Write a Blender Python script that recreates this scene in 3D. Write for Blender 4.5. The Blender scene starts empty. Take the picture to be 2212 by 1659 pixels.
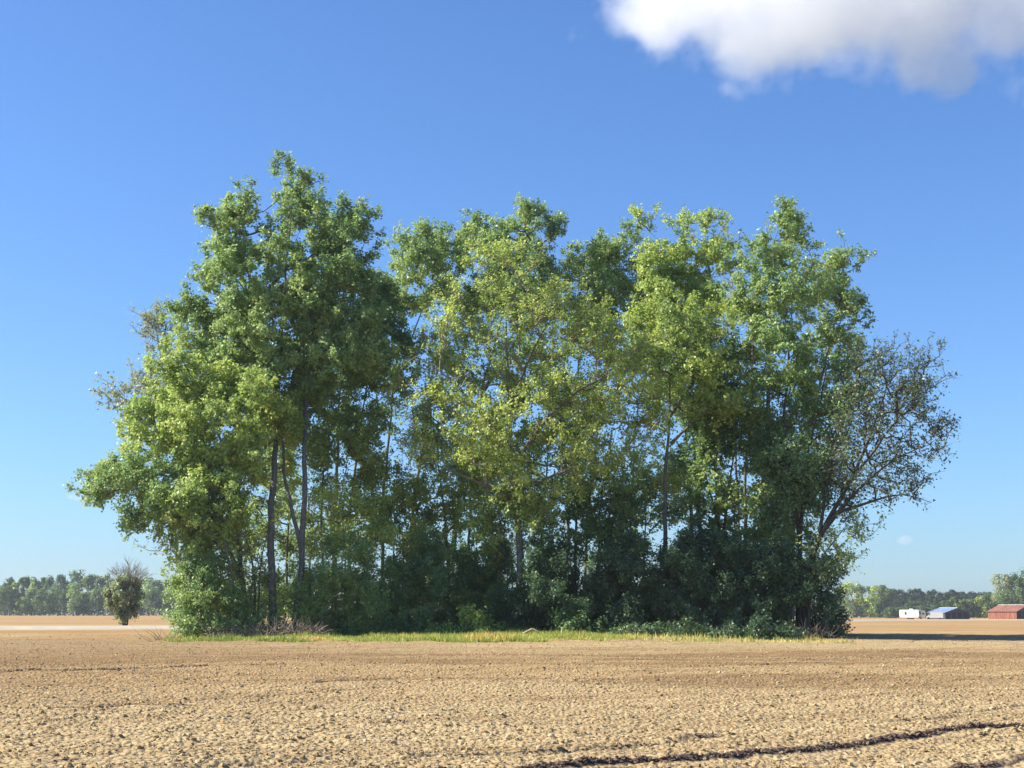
import bpy, math, random
import numpy as np
from mathutils import Vector
rad = math.radians
random.seed(7); RNG = np.random.default_rng(11)
SC = bpy.context.scene
COL = SC.collection

# ------------------------------------------------------------------ camera, sky, sun, exposure
FPX, CAMZ, PITCH, HOR = 1500.0, 1.30, math.atan((613.5 - 384) / 1500.0), 613.5
cam_d = bpy.data.cameras.new('camera'); cam = bpy.data.objects.new('camera', cam_d); COL.objects.link(cam)
cam.location = (0, 0, CAMZ); cam.rotation_euler = (rad(90) + PITCH, 0, 0)
cam_d.sensor_width = 36; cam_d.lens = 36 * FPX / 1024; cam_d.clip_start = 0.2; cam_d.clip_end = 20000
SC.camera = cam
SUN_EL, SUN_AZ = rad(38), rad(2)          # azimuth: degrees behind the left-hand side
W = bpy.data.worlds.new('World'); SC.world = W; W.use_nodes = True
nt = W.node_tree; bg = nt.nodes['Background']
sky = nt.nodes.new('ShaderNodeTexSky'); sky.sky_type = 'NISHITA'; sky.sun_disc = False
sky.sun_elevation = SUN_EL; sky.sun_rotation = rad(-90) + SUN_AZ
sky.air_density = 1.0; sky.dust_density = 0.6; sky.ozone_density = 3.0; sky.altitude = 0
tint = nt.nodes.new('ShaderNodeMix'); tint.data_type = 'RGBA'; tint.blend_type = 'MULTIPLY'; tint.inputs[0].default_value = 1
tint.inputs[7].default_value = (.55, .772, 1.07, 1)          # white balance of the phone camera, the same over the whole sky
nt.links.new(sky.outputs[0], tint.inputs[6]); nt.links.new(tint.outputs[2], bg.inputs[0]); bg.inputs[1].default_value = 0.084
sun_d = bpy.data.lights.new('sun', 'SUN'); sun_d.energy = 5.0; sun_d.angle = rad(0.53); sun_d.color = (1.0, 0.91, 0.76)
sun = bpy.data.objects.new('sun', sun_d); COL.objects.link(sun)
dirv = Vector((math.cos(SUN_EL) * math.cos(SUN_AZ), -math.cos(SUN_EL) * math.sin(SUN_AZ), -math.sin(SUN_EL)))
sun.rotation_euler = dirv.to_track_quat('-Z', 'Y').to_euler(); sun.location = (-60, 20, 60)
vs = SC.view_settings; vs.view_transform = 'Standard'; vs.look = 'None'; vs.gamma = 1; vs.exposure = 1.1
vs.use_curve_mapping = False
SC.cycles.max_bounces = 14; SC.cycles.diffuse_bounces = 3; SC.cycles.transmission_bounces = 5
SC.cycles.transparent_max_bounces = 8; SC.cycles.volume_bounces = 14; SC.cycles.caustics_reflective = False

# ------------------------------------------------------------------ helpers
def smooth(v, a, b):
    t = np.clip((np.asarray(v, float) - a) / (b - a), 0, 1); return t * t * (3 - 2 * t)
def gz(x, y):                                  # the lie of the land: almost flat
    x = np.asarray(x, float); y = np.asarray(y, float)
    s = smooth(x / np.maximum(y, 1), -0.12, 0.12)
    far = smooth(y, 130, 520)
    mound = 0.18 * smooth(24 - np.hypot(x * 0.95, y - 88), 0, 8)
    return far * (0.35 * (1 - s) - 0.62 * s) + mound
def P(xv, yv, Y):                              # a spot seen at view position (2212 px wide) standing at depth Y
    u = (xv * 1024 / 2212 - 512) / FPX; v = (384 - yv * 1024 / 2212) / FPX
    c, s = math.cos(PITCH), math.sin(PITCH)
    dx, dy, dz = u, c - v * s, s + v * c
    t = Y / dy
    return np.array([dx * t, Y, CAMZ + dz * t])
def tag(o, label=None, cat=None, group=None, kind=None):
    if label: o['label'] = label
    if cat: o['category'] = cat
    if group: o['group'] = group
    if kind: o['kind'] = kind
    return o
def empty(name, loc, label, cat, group=None):
    o = bpy.data.objects.new(name, None); COL.objects.link(o); o.location = [float(v) for v in loc]
    o.empty_display_size = 0.3
    return tag(o, label, cat, group)
def mesh_obj(name, V, F, mat, parent=None, origin=None, fattr=None, smooth_sh=False):
    """V (n,3); F (m,k) same-size faces or list of lists"""
    me = bpy.data.meshes.new(name)
    V = np.asarray(V, float)
    if origin is not None: V = V - np.asarray(origin, float)
    if isinstance(F, np.ndarray):
        m, k = F.shape
        me.vertices.add(len(V)); me.vertices.foreach_set('co', V.astype(np.float32).ravel())
        me.loops.add(m * k); me.loops.foreach_set('vertex_index', F.astype(np.int32).ravel())
        me.polygons.add(m); me.polygons.foreach_set('loop_start', np.arange(0, m * k, k, dtype=np.int32))
        me.update(calc_edges=True)
    else:
        me.from_pydata([tuple(v) for v in V], [], F); me.update()
    if fattr is not None:
        at = me.attributes.new('tint', 'FLOAT', 'FACE'); at.data.foreach_set('value', np.asarray(fattr, np.float32))
    if smooth_sh: me.polygons.foreach_set('use_smooth', np.ones(len(me.polygons), dtype=bool))
    if mat: me.materials.append(mat)
    o = bpy.data.objects.new(name, me); COL.objects.link(o)
    if parent is not None: o.parent = parent
    if origin is not None and parent is None: o.location = [float(v) for v in origin]
    return o
class MB:
    def __init__(s): s.v = []; s.f = []
    def quad(s, *pts):
        n = len(s.v); s.v += [tuple(p) for p in pts]; s.f.append(list(range(n, n + len(pts))))
    def box(s, x0, x1, y0, y1, z0, z1, bev=0):
        n = len(s.v)
        s.v += [(x0, y0, z0), (x1, y0, z0), (x1, y1, z0), (x0, y1, z0), (x0, y0, z1), (x1, y0, z1), (x1, y1, z1), (x0, y1, z1)]
        for f in ((0, 3, 2, 1), (4, 5, 6, 7), (0, 1, 5, 4), (1, 2, 6, 5), (2, 3, 7, 6), (3, 0, 4, 7)): s.f.append([n + i for i in f])
    def prism(s, prof, y0, y1):                # prof: (x,z) outline, extruded along y
        n = len(s.v); k = len(prof)
        s.v += [(x, y0, z) for x, z in prof] + [(x, y1, z) for x, z in prof]
        s.f.append([n + i for i in range(k)]); s.f.append([n + k + i for i in range(k - 1, -1, -1)])
        for i in range(k): s.f.append([n + i, n + k + i, n + k + (i + 1) % k, n + (i + 1) % k])
    def wheel(s, x, y, z, r, w, k=18):
        n = len(s.v)
        for yy in (y - w / 2, y + w / 2):
            s.v += [(x + r * math.cos(2 * math.pi * i / k), yy, z + r * math.sin(2 * math.pi * i / k)) for i in range(k)]
        s.f.append([n + i for i in range(k)]); s.f.append([n + k + i for i in range(k - 1, -1, -1)])
        for i in range(k): s.f.append([n + i, n + k + i, n + k + (i + 1) % k, n + (i + 1) % k])
    def build(s, name, mat, parent): return mesh_obj(name, s.v, s.f, mat, parent)

# ------------------------------------------------------------------ materials
def new_mat(name):
    m = bpy.data.materials.new(name); m.use_nodes = True; t = m.node_tree
    for n in list(t.nodes):
        if n.type != 'OUTPUT_MATERIAL': t.nodes.remove(n)
    return m, t, [n for n in t.nodes if n.type == 'OUTPUT_MATERIAL'][0]
def N(t, typ, **kw):
    n = t.nodes.new(typ)
    for k, v in kw.items():
        if k in n.inputs: n.inputs[k].default_value = v
        else: setattr(n, k, v)
    return n
def ramp(t, stops, fac, interp='LINEAR'):
    r = t.nodes.new('ShaderNodeValToRGB'); r.color_ramp.interpolation = interp
    e = r.color_ramp.elements
    while len(e) < len(stops): e.new(0.5)
    for el, (p, c) in zip(e, stops): el.position = p; el.color = (*c, 1) if len(c) == 3 else c
    t.links.new(fac, r.inputs[0]); return r
def leaf_mat(name, stops, trans=0.42, gloss=0.05):
    m, t, out = new_mat(name)
    a = N(t, 'ShaderNodeAttribute', attribute_name='tint')
    r = ramp(t, stops, a.outputs['Fac'])
    d = N(t, 'ShaderNodeBsdfDiffuse'); tr = N(t, 'ShaderNodeBsdfTranslucent')
    g = N(t, 'ShaderNodeBsdfGlossy', Roughness=0.45)
    g.inputs['Color'].default_value = (0.6, 0.65, 0.6, 1)
    hs = N(t, 'ShaderNodeHueSaturation', Hue=0.500, Saturation=.95, Value=1.25)
    t.links.new(r.outputs[0], d.inputs[0]); t.links.new(r.outputs[0], hs.inputs['Color']); t.links.new(hs.outputs[0], tr.inputs[0])
    hs.inputs['Value'].default_value = trans * 2.3
    mx = N(t, 'ShaderNodeAddShader')                    # a leaf both reflects and lets light through
    t.links.new(d.outputs[0], mx.inputs[0]); t.links.new(tr.outputs[0], mx.inputs[1])
    m2 = N(t, 'ShaderNodeMixShader'); m2.inputs[0].default_value = gloss
    t.links.new(mx.outputs[0], m2.inputs[1]); t.links.new(g.outputs[0], m2.inputs[2])
    t.links.new(m2.outputs[0], out.inputs[0]); return m
def noise_mat(name, stops, scale=3.0, detail=6, rough=0.9, metal=0.0, bump=0.0, coord='Object', vec=(1, 1, 1), bscale=None, spec=0.2):
    m, t, out = new_mat(name)
    tc = N(t, 'ShaderNodeTexCoord'); mp = N(t, 'ShaderNodeMapping'); mp.inputs['Scale'].default_value = vec
    t.links.new(tc.outputs[coord], mp.inputs[0])
    n = N(t, 'ShaderNodeTexNoise', Scale=scale, Detail=detail, Roughness=0.6); t.links.new(mp.outputs[0], n.inputs['Vector'])
    r = ramp(t, stops, n.outputs['Fac'])
    b = N(t, 'ShaderNodeBsdfPrincipled', Roughness=rough, Metallic=metal)
    b.inputs['Specular IOR Level'].default_value = spec
    t.links.new(r.outputs[0], b.inputs['Base Color'])
    if bump:
        n2 = N(t, 'ShaderNodeTexNoise', Scale=bscale or scale * 4, Detail=5); t.links.new(mp.outputs[0], n2.inputs['Vector'])
        bp = N(t, 'ShaderNodeBump', Strength=1.0, Distance=bump); t.links.new(n2.outputs['Fac'], bp.inputs['Height'])
        t.links.new(bp.outputs[0], b.inputs['Normal'])
    t.links.new(b.outputs[0], out.inputs[0]); return m

L_BRIGHT = leaf_mat('leaf_bright_green', [(0, (.105, .165, .034)), (.5, (.205, .264, .066)), (1, (.300, .338, .085))], trans=.48)
L_GREEN = leaf_mat('leaf_mid_green', [(0, (.078, .142, .044)), (.5, (.156, .220, .070)), (1, (.240, .290, .088))], trans=.46)
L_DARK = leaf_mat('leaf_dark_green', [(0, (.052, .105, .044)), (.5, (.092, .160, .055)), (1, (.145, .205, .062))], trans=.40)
L_OLIVE = leaf_mat('leaf_olive_yellow', [(0, (.105, .160, .040)), (.5, (.200, .260, .056)), (1, (.315, .350, .075))], trans=.44)
L_GREY = leaf_mat('leaf_grey_green', [(0, (.095, .122, .066)), (.5, (.155, .185, .092)), (1, (.215, .240, .125))])
L_FAR = leaf_mat('leaf_far_wood', [(0, (.036, .070, .030)), (.5, (.068, .112, .040)), (1, (.115, .150, .052))], gloss=.01)
L_FARP = leaf_mat('needles_far_pine', [(0, (.018, .036, .022)), (.5, (.030, .054, .028)), (1, (.044, .068, .032))], trans=.15, gloss=.01)
L_SPARSE = leaf_mat('leaf_sparse_dull', [(0, (.050, .075, .042)), (.5, (.080, .112, .056)), (1, (.125, .155, .075))], trans=.35)
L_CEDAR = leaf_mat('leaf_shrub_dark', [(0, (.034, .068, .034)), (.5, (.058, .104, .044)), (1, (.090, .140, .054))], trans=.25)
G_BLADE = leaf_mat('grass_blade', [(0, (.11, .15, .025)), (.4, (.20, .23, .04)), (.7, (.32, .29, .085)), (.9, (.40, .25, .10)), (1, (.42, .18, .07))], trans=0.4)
BARK = noise_mat('bark_grey_brown', [(.3, (.075, .070, .062)), (.7, (.24, .225, .195))], 5, 6, bump=.02, vec=(3, 3, .6))
BARK_P = noise_mat('bark_pale', [(.3, (.20, .17, .13)), (.7, (.40, .36, .29))], 5, 6, bump=.015, vec=(3, 3, .6))
BARK_D = noise_mat('bark_dark', [(.3, (.045, .038, .032)), (.7, (.12, .10, .082))], 5, 6, bump=.02, vec=(3, 3, .6))
DRY = noise_mat('dry_brushwood', [(.3, (.14, .11, .085)), (.7, (.34, .28, .22))], 4, 5)

# ------------------------------------------------------------------ vectorised noise (terrain relief)
def vnoise(x, y, seed=0):
    def h(i, j):
        n = (i.astype(np.int64) * 374761393 + j.astype(np.int64) * 668265263 + seed * 974711) & 0x7fffffff
        n = ((n ^ (n >> 13)) * 1274126177) & 0x7fffffff
        return ((n ^ (n >> 16)) & 0xffff) / 65535.0
    xi = np.floor(x); yi = np.floor(y); fx = x - xi; fy = y - yi
    fx = fx * fx * (3 - 2 * fx); fy = fy * fy * (3 - 2 * fy)
    a = h(xi, yi); b = h(xi + 1, yi); c = h(xi, yi + 1); d = h(xi + 1, yi + 1)
    return (a * (1 - fx) + b * fx) * (1 - fy) + (c * (1 - fx) + d * fx) * fy
# drill furrows: parallel lines across the near field (direction 40 degrees), given by a point and the stretch that shows
FA = rad(39.5); FD = np.array([math.cos(FA), math.sin(FA)]); FN = np.array([-FD[1], FD[0]])
FURROWS = []      # (offset along FN, s0, s1, depth)
def furrow(px, py, s0, s1, dep):
    FURROWS.append((px * FN[0] + py * FN[1], px * FD[0] + py * FD[1] + s0, px * FD[0] + py * FD[1] + s1, dep))
furrow(0.09, 12.6, -4, 26, 1.0)
furrow(0.06, 14.9, -1.8, 3.0, .5); furrow(-1.38, 13.75, -2.6, -0.2, .5); furrow(0.06, 14.9, 5.5, 7.4, .4)
furrow(-3.0, 29.5, -1.6, 3.0, .8); furrow(-2.2, 27.6, 0.5, 2.2, .8); furrow(-9.9, 33.4, -2.5, 6.0, .7)
furrow(3.4, 12.9, -1.2, 3.4, .9); furrow(-4.4, 12.9, -1.0, 1.6, .8)
furrow(1.2, 29, 0, 5, .5); furrow(4, 37, 0, 6, .45); furrow(-6.2, 21.5, -1, 2.2, .6); furrow(-4.5, 24.8, -2, 2.6, .45)
furrow(6.5, 21.0, -1.5, 2.5, .6); furrow(-1.2, 19.0, -.5, 1.4, .45); furrow(9, 44, -2, 8, .4)
def relief(x, y):
    a = 0.026 * (vnoise(x / .16, y / .16, 1) - .5) + 0.024 * (vnoise(x / .085, y / .085, 2) - .5)
    a += 0.05 * (vnoise(x / .7, y / .5, 3) - .5) + 0.16 * (vnoise(x / 6, y / 4, 4) - .5)
    s = x * FD[0] + y * FD[1]; n = x * FN[0] + y * FN[1]
    a += 0.018 * np.sin(n / .38 * 2 * math.pi) * smooth(60 - y, 0, 30)
    for off, s0, s1, dep in FURROWS:
        w = smooth(s, s0, s0 + .5) * smooth(-s, -s1, -s1 + .5)
        dn = n - off + .008 * np.sin(s * 1.7)
        up_ = np.where(dn > 0, np.exp(-(dn / .30) ** 2), np.exp(-(dn / .05) ** 2))
        a += w * dep * .045 * up_ - w * dep * .02 * np.exp(-((dn + .14) / .08) ** 2)
    return a * smooth(150 - y, 0, 60)

# ------------------------------------------------------------------ ground
def soil_material():
    m, t, out = new_mat('tilled_soil')
    geo = N(t, 'ShaderNodeNewGeometry'); sep = N(t, 'ShaderNodeSeparateXYZ'); t.links.new(geo.outputs['Position'], sep.inputs[0])
    def noise(scale, vec=(1, 1, 1), detail=5, rough=.6):
        mp = N(t, 'ShaderNodeMapping'); mp.inputs['Scale'].default_value = vec; t.links.new(geo.outputs['Position'], mp.inputs[0])
        n = N(t, 'ShaderNodeTexNoise', Scale=scale, Detail=detail, Roughness=rough); t.links.new(mp.outputs[0], n.inputs['Vector']); return n.outputs['Fac']
    def mix(a, b, f, mode='MIX'):
        x = N(t, 'ShaderNodeMix', data_type='RGBA', blend_type=mode)
        for s, v in ((6, a), (7, b)):
            if isinstance(v, tuple): x.inputs[s].default_value = (*v, 1)
            else: t.links.new(v, x.inputs[s])
        if isinstance(f, float): x.inputs[0].default_value = f
        else: t.links.new(f, x.inputs[0])
        return x.outputs[2]
    def mathn(op, a, b=None, c=None):
        x = N(t, 'ShaderNodeMath', operation=op)
        for i, v in enumerate((a, b, c)):
            if v is None: continue
            if isinstance(v, (int, float)): x.inputs[i].default_value = v
            else: t.links.new(v, x.inputs[i])
        return x.outputs[0]
    def maprange(v, a, b, c=0, d=1, sm=True):
        x = N(t, 'ShaderNodeMapRange'); x.interpolation_type = 'SMOOTHSTEP' if sm else 'LINEAR'
        t.links.new(v, x.inputs[0])
        for i, q in enumerate((a, b, c, d)): x.inputs[i + 1].default_value = q
        return x.outputs[0]
    fine = noise(14, detail=7, rough=.7)
    base = ramp(t, [(.30, (0.246, 0.168, 0.082)), (.45, (0.385, 0.287, 0.152)), (.58, (0.467, 0.365, 0.201)), (.72, (0.541, 0.443, 0.267))], fine).outputs[0]
    # broad moist / dry bands lying across the field
    b1 = noise(.10, (0.28, 1.6, 1), 4, .55); b2 = noise(.5, (0.22, 1.0, 1), 3, .5)
    bb = mathn('ADD', mathn('MULTIPLY', b1, .65), mathn('MULTIPLY', b2, .35))
    moist = maprange(bb, .45, .57)
    y = sep.outputs[1]; x = sep.outputs[0]
    mid = mathn('MULTIPLY', maprange(y, 20, 34), maprange(y, 52, 60, 1, 0))
    left = mathn('MULTIPLY', maprange(x, -16, 4, 1, 0), maprange(y, 15, 24))
    moist = mathn('MULTIPLY', moist, mathn('ADD', mathn('MULTIPLY', mid, .65), .38))
    moist = mathn('MAXIMUM', moist, mathn('MULTIPLY', left, maprange(bb, .30, .50, .35, .8)))
    col = mix(base, (.67, .61, .58), moist, 'MULTIPLY')
    col = mix(col, (.87, .82, .77), mid, 'MULTIPLY')
    def streak():                                     # faint tillage streaks running with the drill lines
        mp = N(t, 'ShaderNodeMapping'); mp.vector_type = 'TEXTURE'; mp.inputs['Rotation'].default_value = (0, 0, FA); mp.inputs['Scale'].default_value = (9, .55, 1)
        t.links.new(geo.outputs['Position'], mp.inputs[0])
        q = N(t, 'ShaderNodeTexNoise', Scale=1.0, Detail=4, Roughness=.6); t.links.new(mp.outputs[0], q.inputs['Vector']); return q.outputs['Fac']
    # far fields: smoother, warmer
    n3 = noise(.05, (.3, 1.5, 1), 6, .6)
    farc = ramp(t, [(.35, (0.311, 0.193, 0.088)), (.5, (0.370, 0.244, 0.113)), (.68, (0.420, 0.302, 0.151))], n3).outputs[0]
    farm = maprange(y, 66, 96)
    col = mix(col, farc, farm)
    col = mix(col, (.80, .76, .73), maprange(streak(), .44, .66), 'MULTIPLY')
    # darker soil at the drill slots: moist, and ridge shade put into the colour
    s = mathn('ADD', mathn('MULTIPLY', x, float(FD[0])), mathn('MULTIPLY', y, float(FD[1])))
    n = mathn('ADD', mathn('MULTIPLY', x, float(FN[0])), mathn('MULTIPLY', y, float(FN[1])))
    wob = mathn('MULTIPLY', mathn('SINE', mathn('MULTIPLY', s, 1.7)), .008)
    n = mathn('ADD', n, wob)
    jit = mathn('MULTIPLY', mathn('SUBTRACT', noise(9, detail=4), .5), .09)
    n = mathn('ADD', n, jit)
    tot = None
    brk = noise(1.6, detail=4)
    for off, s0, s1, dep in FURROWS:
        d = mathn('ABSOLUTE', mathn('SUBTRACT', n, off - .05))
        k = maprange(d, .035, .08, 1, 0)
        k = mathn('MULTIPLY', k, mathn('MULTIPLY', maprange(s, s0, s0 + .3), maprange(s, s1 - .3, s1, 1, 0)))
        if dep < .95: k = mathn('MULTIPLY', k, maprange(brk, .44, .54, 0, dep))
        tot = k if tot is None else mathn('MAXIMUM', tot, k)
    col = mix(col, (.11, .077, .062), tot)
    b = N(t, 'ShaderNodeBsdfPrincipled', Roughness=.95); b.inputs['Specular IOR Level'].default_value = .1
    t.links.new(col, b.inputs['Base Color'])
    bp = N(t, 'ShaderNodeBump', Strength=1.0, Distance=.035); t.links.new(noise(11, detail=6, rough=.65), bp.inputs['Height'])
    vb = N(t, 'ShaderNodeTexVoronoi', Scale=16.0); t.links.new(geo.outputs['Position'], vb.inputs['Vector'])
    bp2 = N(t, 'ShaderNodeBump', Strength=1.0, Distance=.03); bp2.invert = True
    t.links.new(vb.outputs['Distance'], bp2.inputs['Height']); t.links.new(bp.outputs[0], bp2.inputs['Normal'])
    t.links.new(bp2.outputs[0], b.inputs['Normal']); t.links.new(b.outputs[0], out.inputs[0]); return m
SOIL = soil_material()
def axis_lines(segs):
    out = []
    for a, b, st0, st1 in segs:
        v = a
        while v < b:
            out.append(v); v += st0 + (st1 - st0) * (v - a) / (b - a)
    return out
ys = axis_lines([(-40, 8, 6, 2), (8, 11.5, .3, .2), (11.5, 30, .065, .15), (30, 90, .17, .7), (90, 200, .8, 6), (200, 1700, 10, 60)]) + [1700]
xp = axis_lines([(0, 8, .08, .09), (8, 32, .13, .45), (32, 90, .8, 4), (90, 1100, 6, 60)]) + [1100]
xs = np.array([-v for v in reversed(xp[1:])] + xp); ys = np.array(ys)
gx, gy = np.meshgrid(xs, ys); gzv = gz(gx, gy) + relief(gx, gy)
nx, ny = len(xs), len(ys)
idx = np.arange(nx * ny).reshape(ny, nx)
F = np.stack([idx[:-1, :-1], idx[:-1, 1:], idx[1:, 1:], idx[1:, :-1]], -1).reshape(-1, 4)
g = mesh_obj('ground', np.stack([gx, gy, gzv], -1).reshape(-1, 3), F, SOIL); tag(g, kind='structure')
print('ground quads', len(F))

# ------------------------------------------------------------------ soil clods (instances of one shape kind each)
def clod_layer(name, label, stops, ridge_shade):
    n = 74000
    y = 11 + (RNG.random(n) ** 1.55) * 85; x = (RNG.random(n) * 2 - 1) * (2.5 + y * .40)
    s_ = x * FD[0] + y * FD[1]; n_ = x * FN[0] + y * FN[1]; clear = np.ones(n, bool)
    for off, s0, s1, dep in FURROWS:                 # the slots themselves stay free of pale crumbs
        clear &= ~((s_ > s0) & (s_ < s1) & (n_ + .008 * np.sin(s_ * 1.7) > off - .45) & (n_ + .008 * np.sin(s_ * 1.7) < off + .03) & (dep > .6))
    x, y = x[clear], y[clear]
    if ridge_shade:
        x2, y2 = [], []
        for off, s0, s1, dep in FURROWS:             # crumbs along the slots, coloured dark for the ridge's shaded side
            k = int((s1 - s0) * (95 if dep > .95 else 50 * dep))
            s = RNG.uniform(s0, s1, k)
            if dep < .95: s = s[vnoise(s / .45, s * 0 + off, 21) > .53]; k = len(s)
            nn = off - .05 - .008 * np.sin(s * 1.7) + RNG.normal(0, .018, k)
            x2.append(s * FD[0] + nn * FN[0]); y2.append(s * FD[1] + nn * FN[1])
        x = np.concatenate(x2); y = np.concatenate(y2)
    z = gz(x, y) + relief(x, y) + .004
    me = bpy.data.meshes.new(name); me.vertices.add(len(x))
    me.vertices.foreach_set('co', np.stack([x, y, z], -1).astype(np.float32).ravel())
    o = bpy.data.objects.new(name, me); COL.objects.link(o)
    ng = bpy.data.node_groups.new('clod_scatter', 'GeometryNodeTree')
    ng.interface.new_socket('Geometry', in_out='INPUT', socket_type='NodeSocketGeometry')
    ng.interface.new_socket('Geometry', in_out='OUTPUT', socket_type='NodeSocketGeometry')
    gi = ng.nodes.new('NodeGroupInput'); go = ng.nodes.new('NodeGroupOutput')
    m2p = ng.nodes.new('GeometryNodeMeshToPoints'); ng.links.new(gi.outputs[0], m2p.inputs[0])
    join = ng.nodes.new('GeometryNodeJoinGeometry')
    for k in range(4):
        ico = ng.nodes.new('GeometryNodeMeshIcoSphere'); ico.inputs['Radius'].default_value = 1; ico.inputs['Subdivisions'].default_value = 2
        nz = ng.nodes.new('ShaderNodeTexNoise'); nz.noise_dimensions = '4D'; nz.inputs['W'].default_value = k * 3.7; nz.inputs['Scale'].default_value = .9; nz.inputs['Detail'].default_value = 2
        sub = ng.nodes.new('ShaderNodeVectorMath'); sub.operation = 'SUBTRACT'; sub.inputs[1].default_value = (.5, .5, .5)
        ng.links.new(nz.outputs['Color'], sub.inputs[0])
        sc = ng.nodes.new('ShaderNodeVectorMath'); sc.operation = 'SCALE'; sc.inputs['Scale'].default_value = 2.2; ng.links.new(sub.outputs[0], sc.inputs[0])
        sp = ng.nodes.new('GeometryNodeSetPosition'); ng.links.new(ico.outputs[0], sp.inputs[0]); ng.links.new(sc.outputs[0], sp.inputs['Offset'])
        g2i = ng.nodes.new('GeometryNodeGeometryToInstance'); ng.links.new(sp.outputs[0], g2i.inputs[0]); ng.links.new(g2i.outputs[0], join.inputs[0])
    iop = ng.nodes.new('GeometryNodeInstanceOnPoints'); iop.inputs['Pick Instance'].default_value = True
    ng.links.new(m2p.outputs[0], iop.inputs['Points']); ng.links.new(join.outputs[0], iop.inputs['Instance'])
    rr = ng.nodes.new('FunctionNodeRandomValue'); rr.data_type = 'FLOAT_VECTOR'; rr.inputs[0].default_value = (-.5, -.5, 0); rr.inputs[1].default_value = (.5, .5, 6.28)
    ng.links.new(rr.outputs[0], iop.inputs['Rotation'])
    r1 = ng.nodes.new('FunctionNodeRandomValue'); r1.data_type = 'FLOAT'; r1.inputs[2].default_value = 0; r1.inputs[3].default_value = 1; r1.inputs['Seed'].default_value = 5
    pw = ng.nodes.new('ShaderNodeMath'); pw.operation = 'POWER'; pw.inputs[1].default_value = 5; ng.links.new(r1.outputs[1], pw.inputs[0])
    ma = ng.nodes.new('ShaderNodeMath'); ma.operation = 'MULTIPLY_ADD'; ma.inputs[1].default_value = .010 if ridge_shade else .021; ma.inputs[2].default_value = .011 if ridge_shade else .009; ng.links.new(pw.outputs[0], ma.inputs[0])
    cb = ng.nodes.new('ShaderNodeVectorMath'); cb.operation = 'MULTIPLY'; cb.inputs[1].default_value = (1.25, 1.0, .75)
    ng.links.new(ma.outputs[0], cb.inputs[0]); ng.links.new(cb.outputs[0], iop.inputs['Scale'])
    sm = ng.nodes.new('GeometryNodeSetMaterial')
    CL, t, out = new_mat('soil_of_' + name)
    oi = N(t, 'ShaderNodeObjectInfo'); rp = ramp(t, stops, oi.outputs['Random'])
    b = N(t, 'ShaderNodeBsdfPrincipled', Roughness=.95); b.inputs['Specular IOR Level'].default_value = .1
    t.links.new(rp.outputs[0], b.inputs['Base Color']); t.links.new(b.outputs[0], out.inputs[0])
    sm.inputs['Material'].default_value = CL
    ng.links.new(iop.outputs[0], sm.inputs[0]); ng.links.new(sm.outputs[0], go.inputs[0])
    me.materials.append(CL)
    md = o.modifiers.new('scatter', 'NODES'); md.node_group = ng
    tag(o, label, 'soil clods', kind='stuff')
clod_layer('soil_clods', 'dry crumbly clods of tilled soil lying all over the near field', [(0, (0.213, 0.148, 0.078)), (.35, (0.344, 0.254, 0.135)), (.85, (0.443, 0.344, 0.193)), (1, (0.525, 0.426, 0.262))], False)
clod_layer('shade_dark_crumbs', 'soil crumbs coloured dark as ridge shade, in straight lines across the near field', [(0, (.07, .048, .040)), (.6, (.14, .098, .075)), (1, (.30, .22, .14))], True)

# ------------------------------------------------------------------ farm road behind the clump
def road():
    pts = [(-420, 138), (-200, 134), (-90, 131), (-45, 130), (-15, 138), (15, 165), (38, 220), (60, 290), (95, 380), (170, 440), (330, 470), (700, 500)]
    P_ = []
    for i in range(len(pts) - 1):
        k = 10
        for j in range(k):
            a = j / k; p0 = pts[max(i - 1, 0)]; p1 = pts[i]; p2 = pts[i + 1]; p3 = pts[min(i + 2, len(pts) - 1)]
            P_.append([.5 * (2 * p1[q] + (p2[q] - p0[q]) * a + (2 * p0[q] - 5 * p1[q] + 4 * p2[q] - p3[q]) * a * a + (3 * p1[q] - p0[q] - 3 * p2[q] + p3[q]) * a ** 3) for q in (0, 1)])
    P_ = np.array(P_); D = np.gradient(P_, axis=0); D /= np.linalg.norm(D, axis=1)[:, None]; Nn = np.stack([-D[:, 1], D[:, 0]], -1)
    prof = [(-5.5, -.25), (-3.6, .20), (-1.5, .26), (1.5, .26), (3.6, .20), (5.5, -.25)]
    V = []
    for o_, h in prof:
        q = P_ + Nn * o_; V.append(np.column_stack([q, gz(q[:, 0], q[:, 1]) + h]))
    V = np.stack(V, 1); n, k = V.shape[:2]; ix = np.arange(n * k).reshape(n, k)
    F = np.stack([ix[:-1, :-1], ix[1:, :-1], ix[1:, 1:], ix[:-1, 1:]], -1).reshape(-1, 4)
    m = noise_mat('pale_gravel', [(.3, (0.357, 0.315, 0.230)), (.7, (0.459, 0.412, 0.310))], .6, 6, bump=.03)
    o = mesh_obj('farm_road', V.reshape(-1, 3), F, m); tag(o, kind='structure')
road()

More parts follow.
